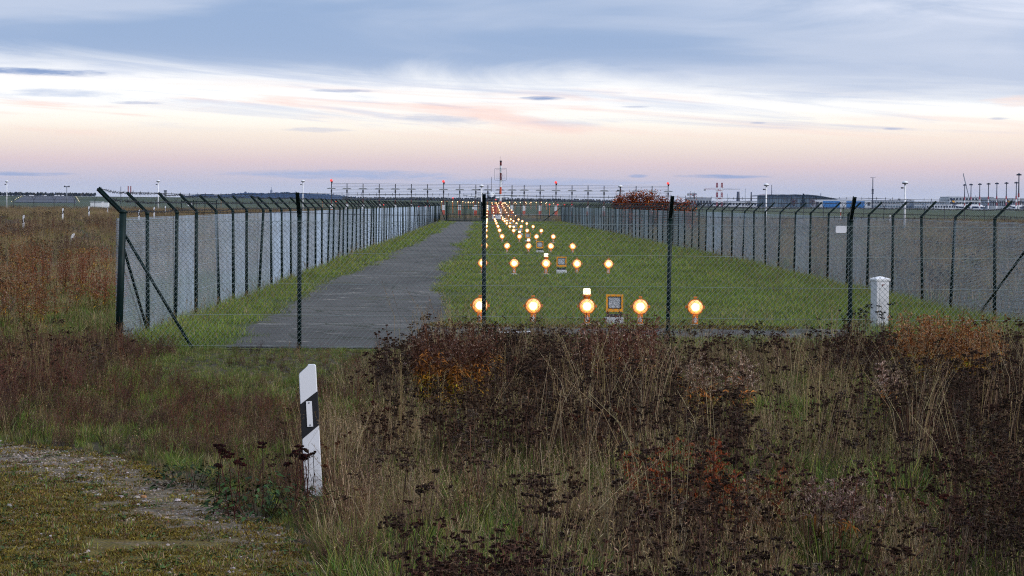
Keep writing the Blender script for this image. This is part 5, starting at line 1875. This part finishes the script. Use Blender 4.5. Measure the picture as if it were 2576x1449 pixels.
scatter('dead_weeds', 'dark dead stalks with flat seed heads standing all over the weed field', 'weeds', K_WEED, 15, pts3(x, y), r.choice([0, 1, 2, 3, 4, 5, 6, 7, 8, 10, 11, 12, 13, 14, 12, 13, 14, 6, 9, 14], len(x)), r.uniform(.5, .95, len(x)) * np.where(y > 29, .72, 1.0), 113, .09)
x, y = wedge(1000, 8.2, YF - .1, lambda y: tl(y) - .2, FR, 121)
r = np.random.RandomState(122)
scatter('twiggy_weeds', 'fine brown branching weeds woven through the grass at right', 'weeds', K_TWIG, 5, pts3(x, y), r.randint(0, 5, len(x)), r.uniform(.55, 1.0, len(x)), 123)

# --- lower growth left of the delineator, down to the edge of the gravel
x, y = wedge(13000, 13, YF - .05, lambda y: np.maximum(FL(y), -13), lambda y: tl(y) + .15, 131)
ge = gravel_edge(x)
r = np.random.RandomState(132)
ed = y - ge
keep = ed > r.normal(.05, .10, len(x))
keep &= clear(x, y, .45)
x, y, ed = x[keep], y[keep], ed[keep]
mown = smooth(-5.9, -4.9, x) * smooth(26.0, 29.5, y - .5 * np.clip(-4 - x, 0, 3))
far_l = smooth(3.6, 5.0, -x)
nz = vnoise(x, y, 1.3, 25)
idx = np.where(r.uniform(0, 1, len(x)) < mown, r.choice([5, 5, 0], len(x)), np.where(nz > .5, r.choice([0, 1, 5], len(x)), r.choice([2, 0, 5, 5, 0, 1], len(x))))
sc = r.uniform(.24, .50, len(x)) * (1 - .35 * mown) * (1 + .7 * far_l) * (.55 + .45 * smooth(0, .8, ed))
scatter('verge_grass', 'low straw and green grass on the verge between gravel and fence', 'grass', K_GRASS, 6, pts3(x, y), idx, sc, 133)
x, y = wedge(4200, 13, YF - 1.0, lambda y: np.maximum(FL(y), -13), lambda y: tl(y) + .1, 141)
r = np.random.RandomState(142)
keep = (y - gravel_edge(x) > r.uniform(.0, .5, len(x))) & (r.uniform(0, 1, len(x)) > .93 * smooth(-5.6, -4.4, x) * smooth(24.5, 28.5, y)) & (vnoise(x, y, 1.1, 45) > .3) & clear(x, y, .45)
x, y = x[keep], y[keep]
scatter('verge_weeds', 'brown twiggy dead weeds covering the verge left of the delineator', 'weeds', K_TWIG, 5, pts3(x, y), r.randint(0, 5, len(x)), r.uniform(.38, .72, len(x)) * (1 + .5 * smooth(3.8, 5, -x)), 143)
x, y = wedge(1500, 14, YF - 1, lambda y: np.maximum(FL(y), -13), lambda y: tl(y), 151)
r = np.random.RandomState(152)
keep = (y - gravel_edge(x) > .2) & (r.uniform(0, 1, len(x)) < np.clip(smooth(4.2, 5.4, -x) * smooth(20, 24, y) * smooth(31.5, 29, y) + smooth(-2.1, -1.5, x) * smooth(21, 17, y) * .4, 0, 1)) & clear(x, y, .8)
x, y = x[keep], y[keep]
scatter('dead_stalks', 'dark dead seed stalks on the left verge and around the delineator', 'weeds', K_WEED, 10, pts3(x, y), r.randint(0, 10, len(x)), r.uniform(.4, .75, len(x)), 153)

# --- moss and pebbles on the gravel
def pebble(seed, c):
    b = VB(seed); r = b.r
    n = 6
    ring = []
    rr = [U(r, .7, 1.2) for _ in range(n)]
    col = jit(r, c, .2)
    lo = [(rr[k] * math.cos(k * 1.047), rr[k] * .8 * math.sin(k * 1.047), -.2) for k in range(n)]
    hi = [(rr[k] * .72 * math.cos(k * 1.047 + .2), rr[k] * .6 * math.sin(k * 1.047 + .2), U(r, .35, .55)) for k in range(n)]
    for k in range(n):
        b.quad([lo[k], lo[(k + 1) % n], hi[(k + 1) % n], hi[k]], col)
    b.quad(hi, col)
    return b
K_PEB = proto('pebble_kinds', [pebble(61, (.24, .195, .155)), pebble(62, (.36, .31, .27)), pebble(63, (.16, .115, .085)), pebble(64, (.22, .135, .09)), pebble(65, (.10, .08, .065)), pebble(66, (.27, .22, .16))], 'pebble')
x, y = wedge(60000, 12.4, 23, lambda y: FL(y), lambda y: np.full_like(y, -.7), 161)
r = np.random.RandomState(162)
ed = gravel_edge(x) - y
strip_ = np.exp(-((ed - .9) / .95) ** 2) * smooth(1.0, 2.2, -x)
patch = np.exp(-((x + 1.95) / .75) ** 2 - ((y - 15.75) / .28) ** 2)
prob = np.clip(.11 + .50 * strip_ + .8 * patch, 0, 1) * (ed > -.05) * np.clip(vnoise(x, y, .35, 77) * 2.2 - .2, .15, 1)
k = r.uniform(0, 1, len(x)) < prob
x, y = x[k], y[k]
scatter('pebbles', 'small pale pebbles lying along the edge of the gravel track', 'pebbles', K_PEB, 6, pts3(x, y, .014), r.randint(0, 6, len(x)), np.abs(r.normal(0, .005, len(x))) + .0055, 163, .2)
C_MOSS = [(.155, .110, .016), (.115, .088, .015), (.19, .145, .03), (.09, .08, .018), (.14, .075, .03), (.22, .18, .11), (.10, .055, .03)]
K_MOSS = proto('moss_kinds', [tuft(71, 60, (.006, .022), (.005, .010), .07, C_MOSS, 1.2), tuft(72, 60, (.006, .018), (.005, .010), .08, C_MOSS[:3], 1.2), tuft(73, 30, (.01, .05), (.003, .006), .05, C_GRN, 1.0, 0, C_DRY, .5),
                              leafy(74, 14, .05, .03, (.02, .045), [(.05, .08, .025), (.07, .10, .03)])], 'moss_tuft')
x, y = wedge(20000, 12.4, 23, lambda y: FL(y), lambda y: np.full_like(y, -.55), 171)
r = np.random.RandomState(172)
ed = gravel_edge(x) - y
k = (ed > -.1) & (r.uniform(0, 1, len(x)) < np.clip(.85 - 1.0 * np.exp(-((ed - .9) / .9) ** 2) * smooth(1.0, 2.2, -x), .12, 1)) & (vnoise(x, y, .5, 81) > .14)
x, y = x[k], y[k]
scatter('moss', 'yellow-green moss cushions and tiny plants on the gravel track', 'moss', K_MOSS, 4, pts3(x, y, .013), r.choice([0, 1, 0, 1, 0, 1, 0, 2, 3], len(x)), r.uniform(.5, 1.4, len(x)), 173, .05)

rm = np.random.RandomState(191)
mx_ = rm.uniform(-1.0, 5.6, 900); my_ = 41.0 + rm.normal(0, .33, 900)
scatter('moss_edge', 'yellow moss along the asphalt edge at the feet of the nearest lamps', 'moss', K_MOSS, 4, pts3(mx_, my_, .02), rm.randint(0, 2, 900), rm.uniform(1.2, 2.6, 900), 192, .05)

# --- lawn between the fences
def lawn_pts(n, y0, y1, seed, power):
    x, y = wedge(n, y0, y1, lambda y: np.maximum(xl(y) + .1, FL(y)), lambda y: np.minimum(xr(y) - .1, FR(y)), seed, power)
    pl = np.array([PL(q) for q in y]); prr = np.array([PR(q) for q in y])
    r = np.random.RandomState(seed + 1)
    m = r.normal(0, .10, len(x))
    k = ~((x > pl - .16 + m) & (x < prr + .16 + m))
    k &= ~((vnoise(x, y, 2.2, 66) > .70) & (r.uniform(0, 1, len(x)) < .55))
    k &= ~((y > 37.2) & (y < 40.8) & (x > -1) & (x < 6.4) & (r.uniform(0, 1, len(x)) > .05))
    return x[k], y[k]
for (n, y0, y1, sd, pw, sc_) in ((8000, YF + .1, 80, 201, 1.3, 1.0), (7500, 80, YG, 203, 1.5, 1.7)):
    x, y = lawn_pts(n, y0, y1, sd, pw)
    r = np.random.RandomState(sd + 5)
    nz = vnoise(x, y, 3.0, 90) * .6 + vnoise(x, y, 9.0, 91) * .4
    tallr = smooth(4.8, 8.5, x)
    idx = np.where(r.uniform(0, 1, len(x)) < tallr * .65, r.choice([3, 4, 3], len(x)), np.where(nz > .52, r.choice([0, 1, 3], len(x)), r.choice([1, 2, 2], len(x))))
    edge = (np.abs(x - xl(y)) < .5) | (np.abs(x - xr(y)) < .6)
    idx = np.where(edge, 4, idx)
    scatter('lawn_grass', 'short green grass of the lawn between the long fences' + (', nearer half' if y0 < 50 else ', farther half'), 'grass', K_LAWN, 5, pts3(x, y, .005), idx, r.uniform(.75, 1.25, len(x)) * sc_, sd + 6, .06, np.full(len(x), 1.0 if sc_ < 1.5 else .7))

x, y = lawn_pts(900, 38, 150, 231, 1.5)
r = np.random.RandomState(232)
k = r.uniform(0, 1, len(x)) < .15 + .85 * smooth(4.0, 7.5, x)
x, y = x[k], y[k]
scatter('lawn_stalks', 'thin dry stalks and taller tufts standing in the lawn', 'grass', K_GRASS, 6, pts3(x, y), r.choice([2, 3, 0, 1], len(x)), r.uniform(.35, .75, len(x)), 233)

# --- rough fields outside the long fences
def field(name, label, n, y0, y1, lo_, hi_, seed, w, sc0, sc1, power=1.6):
    x, y = wedge(n, y0, y1, lo_, hi_, seed, power)
    r = np.random.RandomState(seed + 1)
    nz = vnoise(x, y, 9.0, seed + 2); n2 = vnoise(x, y, 5.0, seed + 3)
    base = r.choice(7, len(x), p=w)
    idx = np.where((nz > .62) & (r.uniform(0, 1, len(x)) < .7), r.choice([3, 5, 6], len(x)), np.where((n2 > .6) & (r.uniform(0, 1, len(x)) < .6), r.choice([0, 1, 2, 4], len(x)), base))
    if hi_(np.array([50.0]))[0] < 0:
        k = ~((y < 62) & (x > xl(y) - 1.9 - r.uniform(0, .8, len(x)))) & ~((y < 37) & (x > -8.5))
        x, y, idx = x[k], y[k], idx[k]
    scatter(name, label, 'weeds', K_FIELD, 7, pts3(x, y), idx, r.uniform(sc0, sc1, len(x)), seed + 4, .05)
field('rough_field', 'brown and rusty tall weeds in the field left of the left fence', 7500, 30, 335, lambda y: np.maximum(FL(y) - 2, -90), lambda y: xl(y) - .55 + 0 * y, 301, [.30, .24, .16, .07, .13, .06, .04], .55, .95)
x, y = wedge(2600, 31, 66, lambda y: xl(y) - 3.4, lambda y: xl(y) - .1, 311)
r = np.random.RandomState(312)
k = ~((y < YF) & (x > xl(y) - .3))
x, y = x[k], y[k]
scatter('corner_grass', 'low fresh green grass outside the corner of the left fence', 'grass', K_GRASS, 6, pts3(x, y), r.choice([0, 1, 0, 5, 2], len(x)), r.uniform(.5, 1.0, len(x)), 313)
field('rough_field', 'straw-coloured rough grass in the field right of the right fence', 6500, 36, 335, lambda y: xr(y) + .6 + 0 * y, lambda y: np.minimum(FR(y) + 2, 95), 321, [.28, .26, .18, .08, .10, .07, .03], .6, .95)
field('rough_field', 'scattered brown weed tufts along the distant perimeter fence', 1800, 350, 430, lambda y: -.25 * y, lambda y: .27 * y, 341, [.25, .2, .2, .1, .1, .1, .05], .5, .9, 1.0)

# --- plants that stand out one by one
def plant_thing(name, label, cat, pos, builders, names, group=None, rz=0.0, scale=1.0):
    t = thing(name, label, cat, pos, rz, group)
    for b, nm in zip(builders, names):
        if b.n:
            link(nm, b.mesh(nm, MV), t, (0, 0, 0), None, (scale, scale, scale))
    return t


def gpos(u, v):
    p = at(u, v); return Vector((p.x, p.y, 0))
GN = ('stem', 'leaves', 'plume')
C_BROWN = [(.120, .048, .028), (.090, .036, .022), (.15, .068, .042)]
C_RUST2 = [(.20, .070, .026), (.15, .050, .020), (.26, .100, .040)]
C_RUST3 = [(.30, .095, .026), (.22, .065, .020), (.36, .14, .045), (.40, .24, .13)]
C_ORG3 = [(.62, .30, .02), (.50, .22, .02), (.45, .34, .03), (.34, .30, .03)]
C_TAN = [(.20, .125, .085), (.15, .085, .055), (.11, .06, .04)]
plant_thing('goldenrod', 'clump with bright orange and yellow leaves under brown plumes right of the delineator', 'plant', gpos(1135, 1050), goldenrod(501, 46, (.70, 1.02), .36, C_ORG3, C_BROWN, .12, .34, 60), GN)
plant_thing('goldenrod', 'slim yellow-green leaved stalk standing just right of the orange leaved clump', 'plant', gpos(1208, 1035), goldenrod(511, 14, (.75, 1.0), .10, [(.22, .22, .03), (.30, .24, .03), (.16, .18, .03)], C_BROWN, .1, .38, 44), GN)
plant_thing('goldenrod', 'tall reddish-brown feathery clump in front of the square flash unit', 'plant', gpos(1550, 1010), goldenrod(521, 60, (.75, 1.05), .46, [(.20, .12, .03), (.16, .12, .03)], C_BROWN, .12, .55, 14), GN)
plant_thing('goldenrod', 'broad rust-red feathery clump with golden leaves near the right edge', 'plant', gpos(2395, 985), goldenrod(531, 110, (.62, .98), .62, C_ORG3, C_RUST3, .10, .50, 34), GN)
plant_thing('goldenrod', 'drooping tan plumes over greenish leaves left of the pale grass patch', 'plant', gpos(1810, 1085), goldenrod(541, 22, (.55, .85), .36, [(.20, .16, .03), (.14, .13, .03), (.26, .14, .02)], C_TAN, .35, .40, 24), GN)
plant_thing('goldenrod', 'pale drooping plume standing low in the green grass at right', 'plant', gpos(2265, 1085), goldenrod(551, 6, (.50, .70), .16, [(.14, .13, .03)], C_TAN, .6, .35, 14), GN)
plant_thing('goldenrod', 'woolly tan plumes at the bottom edge right of the middle', 'plant', gpos(2100, 1425), goldenrod(561, 12, (.45, .62), .28, [(.12, .11, .03)], C_TAN, .5, .4, 12), GN)
plant_thing('dock_plant', 'rust-orange dead dock plant in the dark weeds of the middle foreground', 'plant', gpos(1690, 1370), goldenrod(571, 16, (.45, .72), .34, [(.22, .06, .02), (.30, .09, .02)], [(.28, .075, .018), (.20, .05, .016)], .05, .6, 16), GN)
plant_thing('dock_plant', 'smaller rust-orange plant right of the dark central weeds', 'plant', gpos(1905, 1400), goldenrod(581, 6, (.40, .60), .16, [(.22, .06, .02)], [(.26, .07, .018)], .05, .6, 12), GN)
for (u, v, n, sp, hh, lab, sd) in ((140, 700, 50, .75, (.9, 1.25), 'rust-red feathery bush in the left field nearest the corner post', 601), (62, 625, 40, .8, (.8, 1.1), 'rust bush far left below the marker post', 611),
                                   (20, 712, 40, .7, (.8, 1.1), 'dark rust clump cut by the left edge', 621), (245, 640, 34, .7, (.7, 1.0), 'orange-brown bush just left of the corner post', 631),
                                   (205, 598, 40, .9, (.9, 1.1), 'tan-topped bush behind the tilted marker post', 641), (120, 545, 60, 1.3, (1.1, 1.4), 'dark brown rounded shrub between two marker posts in the left field', 651),
                                   (255, 530, 60, 1.2, (1.1, 1.4), 'dark rounded shrub under the barbed arm of the corner post', 661), (15, 560, 60, 1.4, (1.1, 1.5), 'dark brown shrub at the left edge below the first camera pole', 671),
                                   (250, 735, 30, .5, (.75, 1.0), 'golden-leaved rust plant standing close to the corner post', 681), (70, 780, 34, .6, (.7, .95), 'low rust and golden plant on the left before the corner post', 691)):
    plant_thing('goldenrod', lab, 'plant', gpos(u, v + 60), goldenrod(sd, n, hh, sp, C_ORG, C_TAN if sd == 641 else (C_PLUM + C_BROWN[:1] if sd in (651, 661, 671) else C_RUST2), .12, .6, 18), GN)
plant_thing('dead_weed_clump', 'near-black clump of flat-topped dead weeds in the right foreground', 'plant', gpos(2425, 1130), (umbel_weed(701, 34, (.60, .92), .42, C_DEAD, True, (.018, .035)), leafy(702, 160, .42, .40, (.04, .09), [(.05, .06, .012), (.07, .07, .014)], .25)), ('stem', 'leaves'))
plant_thing('dead_weed_clump', 'cluster of flat-topped dead weeds around the foot of the white cable pillar', 'plant', gpos(2185, 872), (umbel_weed(711, 20, (.45, .72), .40, [(.024, .022, .014), (.03, .026, .018)]),), ('stem',))
plant_thing('dead_weed', 'single dark stalk with a round head in the green grass at right', 'plant', gpos(2218, 1215), (umbel_weed(721, 2, (.55, .70), .04),), ('stem',))
plant_thing('grass_tussock', 'fresh green grass tussock just right of the delineator top', 'plant', gpos(835, 1003), (tuft(731, 90, (.10, .24), (.005, .009), .10, C_GRN[:3], .9),), ('blades',))
plant_thing('grass_tussock', 'bright green tussock of long grass in the lower right foreground', 'plant', gpos(2270, 1285), (tuft(741, 150, (.25, .52), (.006, .010), .26, C_GRN, 1.0),), ('blades',))
plant_thing('grass_tussock', 'pale green tussock low down right of the dark central weeds', 'plant', gpos(2080, 1440), (tuft(751, 140, (.25, .5), (.006, .010), .26, C_GRN, 1.0, 0, C_DRY, .3),), ('blades',))
plant_thing('bramble', 'low dark green leafy bramble at the gravel edge left of the delineator', 'plant', gpos(655, 1300), (leafy(761, 420, .42, .34, (.03, .075), [(.018, .034, .012), (.030, .055, .018), (.045, .085, .028)]), umbel_weed(762, 12, (.30, .52), .36, [(.05, .014, .012), (.03, .015, .012)])), ('leaves', 'stem'))
plant_thing('bramble', 'small dark leafy patch at the gravel edge left of the bramble', 'plant', gpos(478, 1228), (leafy(771, 240, .36, .24, (.03, .06), [(.014, .028, .010), (.025, .045, .015)]),), ('leaves',))
for i, (u, v, sd, lab) in enumerate(((130, 1230, 801, 'thin seedling standing upright on the moss at left'), (22, 1200, 805, 'little dark seedling on the gravel at the left edge'), (230, 1385, 811, 'low straw tuft on the moss in the lower left corner'), (500, 1425, 821, 'low dry tuft on the moss near the bottom edge'))):
    plant_thing('seedling', lab, 'plant', gpos(u, v), (twiggy(sd, 5, (.06, .14), .05, C_GRN + C_PLUM) if i < 2 else tuft(sd, 30, (.03, .09), (.003, .005), .06, C_DRY + C_GRN, .9),), ('stem' if i < 2 else 'blades',))
# dead stalks leaning against the delineator
plant_thing('dead_weed', 'thin dead stalks growing up against the white delineator post', 'plant', dp + Vector((-.05, -.13, 0)), (umbel_weed(731, 3, (.28, .46), .05, C_DEAD, True, (.008, .016)),), ('stem',))

for i, (u, v, sz, c, lab) in enumerate(((200, 1202, .024, (.36, .33, .30), 'white pebble alone on the gravel strip at left'), (246, 1253, .030, (.33, .31, .28), 'flat pale stone at the left end of the stone row'),
                                        (305, 1257, .030, (.28, .25, .24), 'grey stone in the middle of the stone row'), (344, 1258, .028, (.36, .32, .26), 'cream stone touching the orange stone'),
                                        (361, 1256, .027, (.34, .17, .08), 'orange stone in the stone row on the moss'), (449, 1265, .026, (.40, .37, .34), 'white round stone near the bramble'),
                                        (467, 1258, .020, (.34, .32, .29), 'small white stone right of the white round stone'), (486, 1254, .021, (.35, .33, .29), 'pale stone closest to the bramble'),
                                        (24, 1278, .028, (.30, .27, .26), 'grey stone at the left edge of the moss'))):
    b = pebble(840 + i, c)
    o = link('stone', b.mesh('stone', MV), None, at(u, v) + Vector((0, 0, .02)), (0, 0, i * 1.3), (sz, sz, sz * .8))
    tag(o, lab, 'stone', 'larger stones on the gravel track')


# ------------------------------------------------------------------ far bushes and trees
def leaf_cloud(seed, n, lobes, L, cols):
    """foliage: leaves spread through several lobes ((x, y, z), radius)"""
    b = VB(seed); r = b.r
    for _ in range(n):
        (cx, cy, cz), (rx, rz) = lobes[r.randint(len(lobes))]
        d = r.normal(0, 1, 3); d /= np.linalg.norm(d); q = U(r, .35, 1.05)
        p = (cx + d[0] * rx * q, cy + d[1] * rx * q, cz + d[2] * rz * q)
        if p[2] < .02:
            continue
        b.leaf(p, d + r.normal(0, .6, 3), U(r, .6, 1.4) * L, U(r, .4, .8) * L, pick(r, cols), .2)
    return b


def limbs(seed, h, r0, n, spread, cols=C_DEAD):
    b = VB(seed); r = b.r
    b.stick((0, 0, -.2), (0, 0, h * .5), r0, r0 * .7, pick(r, cols)); b.stick((0, 0, h * .5), (U(r, -.1, .1) * h, 0, h * .95), r0 * .7, r0 * .15, pick(r, cols))
    for _ in range(n):
        a = U(r, 0, 6.28); z = U(r, .15, .75) * h
        e = (math.cos(a) * spread * U(r, .5, 1), math.sin(a) * spread * U(r, .5, 1), min(h, z + U(r, .2, .5) * h))
        b.stick((0, 0, z), e, r0 * .45, r0 * .12, pick(r, cols))
    return b
# autumn bush behind the right fence
Yb = 200.0
def zb(v, u=1600): return atY(u, v, Yb).z
lob = []
rb = np.random.RandomState(71)
bx0 = atY(1600, 510, Yb)
for (u0, u1, vt) in ((1537, 1580, 502), (1560, 1610, 494), (1585, 1640, 490), (1610, 1665, 494), (1650, 1690, 505), (1690, 1750, 509)):
    a, c = atY(u0, vt, Yb), atY(u1, vt, Yb)
    w = (c.x - a.x) / 2
    lob.append((((a.x + c.x) / 2 - bx0.x, U(rb, -1, 1), max(.9, a.z - .60)), (w * 1.05, .95)))
    lob.append((((a.x + c.x) / 2 - bx0.x, U(rb, -1, 1), .8), (w * 1.15, .8)))
C_AUT = [(.48, .13, .016), (.36, .075, .012), (.56, .20, .025), (.24, .055, .012), (.14, .045, .014)]
sh = []
for k in range(90):
    q = lob[rb.randint(len(lob))]
    a = U(rb, 0, 6.28); sh.append((q[0][0] + U(rb, -1, 1) * q[1][0], q[0][1] + U(rb, -.8, .8), q[0][2] + q[1][1] * U(rb, .5, .9)))
fo = leaf_cloud(901, 17000, lob, .17, C_AUT)
for p in sh:                                  # shoots standing out of the top
    for m in range(7):
        fo.leaf((p[0] + U(rb, -.05, .05), p[1], p[2] + m * .07), (U(rb, -1, 1), U(rb, -1, 1), .8), .13, .07, pick(rb, C_AUT), .1)
stb = VB(902)
for q in lob:
    for k in range(6):
        stb.stick((q[0][0] + U(rb, -.3, .3), q[0][1], -.1), (q[0][0] + U(rb, -1, 1) * q[1][0], q[0][1] + U(rb, -.5, .5), q[0][2] + q[1][1]), .03, .008, (.05, .03, .02))
plant_thing('autumn_bush', 'wide bush with rust-orange autumn leaves behind the right fence', 'bush', Vector((bx0.x, Yb, 0)), (fo, stb), ('leaves', 'branches'))


def far_tree(name, label, u, vt, w_px, Y, cols, seed, conifer=False, n=420, cat='tree', group=None):
    p = atY(u, vt, Y); g = tz(p.x, Y); h = max(p.z - g, 2.0); w = w_px / FPX * Y / 2
    r = np.random.RandomState(seed)
    lobes = []
    if conifer:
        for k in range(8):
            t = k / 7
            lobes.append(((U(r, -.1, .1) * w, 0, h * (.12 + .80 * t)), (w * (1.05 - .92 * t), h * .10)))
    else:
        for k in range(9):
            a = U(r, 0, 6.28); d = U(r, 0, .55)
            lobes.append(((math.cos(a) * d * w, math.sin(a) * d * w, h * U(r, .35, .78)), (w * U(r, .35, .55), h * U(r, .16, .26))))
    cr = leaf_cloud(seed + 1, n, lobes, max(h, w) * .085, cols)
    tr = limbs(seed + 2, h * .9, h * .028, 9, w * .7)
    return plant_thing(name, label, cat, Vector((p.x, Y, g)), (tr, cr), ('trunk', 'crown'), group)
C_DT = [(.020, .024, .014), (.030, .030, .018), (.040, .034, .020)]
C_OT = [(.16, .06, .016), (.11, .045, .016), (.07, .035, .016)]
far_tree('conifer', 'dark pointed conifer before the right half of the wavy hangar', 2021, 488, 17, 2700, [(.010, .018, .010), (.016, .026, .014)], 921, True, 700)
far_tree('autumn_tree', 'orange autumn tree just left of the dark conifer', 1996, 496, 34, 2720, C_OT, 925)
far_tree('autumn_tree', 'brownish autumn tree just right of the dark conifer', 2045, 498, 28, 2720, C_OT, 929)
for i, (u, vt, w, lab) in enumerate(((1700, 500, 18, 'small bare round tree right of the autumn bush'), (1822, 505, 30, 'dark tree left of the twin lattice tower foot'), (1650, 503, 20, 'dark small tree showing beside the autumn bush'), (1880, 503, 34, 'dark broad tree before the hangar left end'),
                                     (2240, 501, 14, 'little tree left of the right camera pole'), (2262, 498, 16, 'taller bare tree close to the right camera pole'), (2290, 500, 16, 'dark round tree right of the right camera pole'), (2128, 501, 8, 'tiny dark tree over the blue doors'))):
    far_tree('tree', lab, u, vt, w, 2650 if u < 2000 else 2900, C_DT if i % 3 else C_DT + C_OT[2:], 931 + i * 4)
for i, (u, vt, w, lab) in enumerate(((130, 488, 46, 'dark rounded tree at the right end of the distant runway'), (160, 489.5, 26, 'dark tree left of the T-topped light mast'), (178, 492, 30, 'low dark tree right of the T-topped light mast'), (42, 491, 34, 'dark tree at the left end of the distant runway'), (8, 492, 26, 'dark tree by the camera pole at the left edge'),
                                     (73, 488.5, 16, 'pale bare tree above the far runway end'), (110, 489, 16, 'second pale bare tree above the far runway end'))):
    far_tree('tree', lab, u, vt, w, 2350, C_DT if i < 5 else [(.07, .06, .06)], 971 + i * 4)

# far woods along the horizon, too far to tell the trees apart
b = VB(77)
rw = b.r
for (u0, u1, v0, v1, Y, n, cols) in ((860, 1250, 503.5, 500.0, 2600, 900, C_DT), (1250, 1560, 505.5, 502.0, 2600, 800, C_DT), (1560, 1910, 509, 504.5, 2900, 800, C_DT + [(.05, .03, .02)]),
                                     (1985, 2320, 511, 507.5, 3300, 500, C_DT), (-60, 240, 494.5, 492, 2450, 700, C_DT), (1030, 1120, 502, 498.2, 2500, 260, C_DT)):
    for _ in range(n):
        u = U(rw, u0, u1); s_ = horizon(u) - horizon((u0 + u1) / 2)
        v = v0 + 1.5 + s_ + (v1 - v0) * U(rw, -.5, 1) * (.55 + .45 * math.sin(u * .21) * math.sin(u * .083 + 1))
        p = atY(u, v, Y + U(rw, -30, 30))
        L = U(rw, 1.0, 2.2)
        b.leaf((p.x, p.y, p.z - L * .6), (U(rw, -1, 1), U(rw, -.4, .4), U(rw, .2, 1)), L, L * .9, pick(rw, cols), .1)
        b.leaf((p.x, p.y, max(tz(p.x, Y), p.z - 2.5 * L)), (U(rw, -.4, .4), 0, 1), L * 2.2, L * 2.4, pick(rw, cols), .0)
tag(link('treeline', b.mesh('treeline', MV)), 'dark line of far woods along the horizon behind the airfield', 'woods', None, 'stuff')

# ------------------------------------------------------------------ evening haze
hz_m = bpy.data.materials.new('evening_haze'); hz_m.use_nodes = True
nt = hz_m.node_tree; nt.nodes.clear()
pv = nt.nodes.new('ShaderNodeVolumePrincipled'); pv.inputs['Color'].default_value = (.28, .48, 1.0, 1); pv.inputs['Density'].default_value = 2.8e-5; pv.inputs['Anisotropy'].default_value = 0
ou = nt.nodes.new('ShaderNodeOutputMaterial'); nt.links.new(pv.outputs[0], ou.inputs['Volume'])
b = MB(); b.box((0, 4700, 40), (9200, 9700, 84))
tag(b.build('haze', hz_m), 'thin bluish evening haze over the whole airfield', 'haze', None, 'stuff')
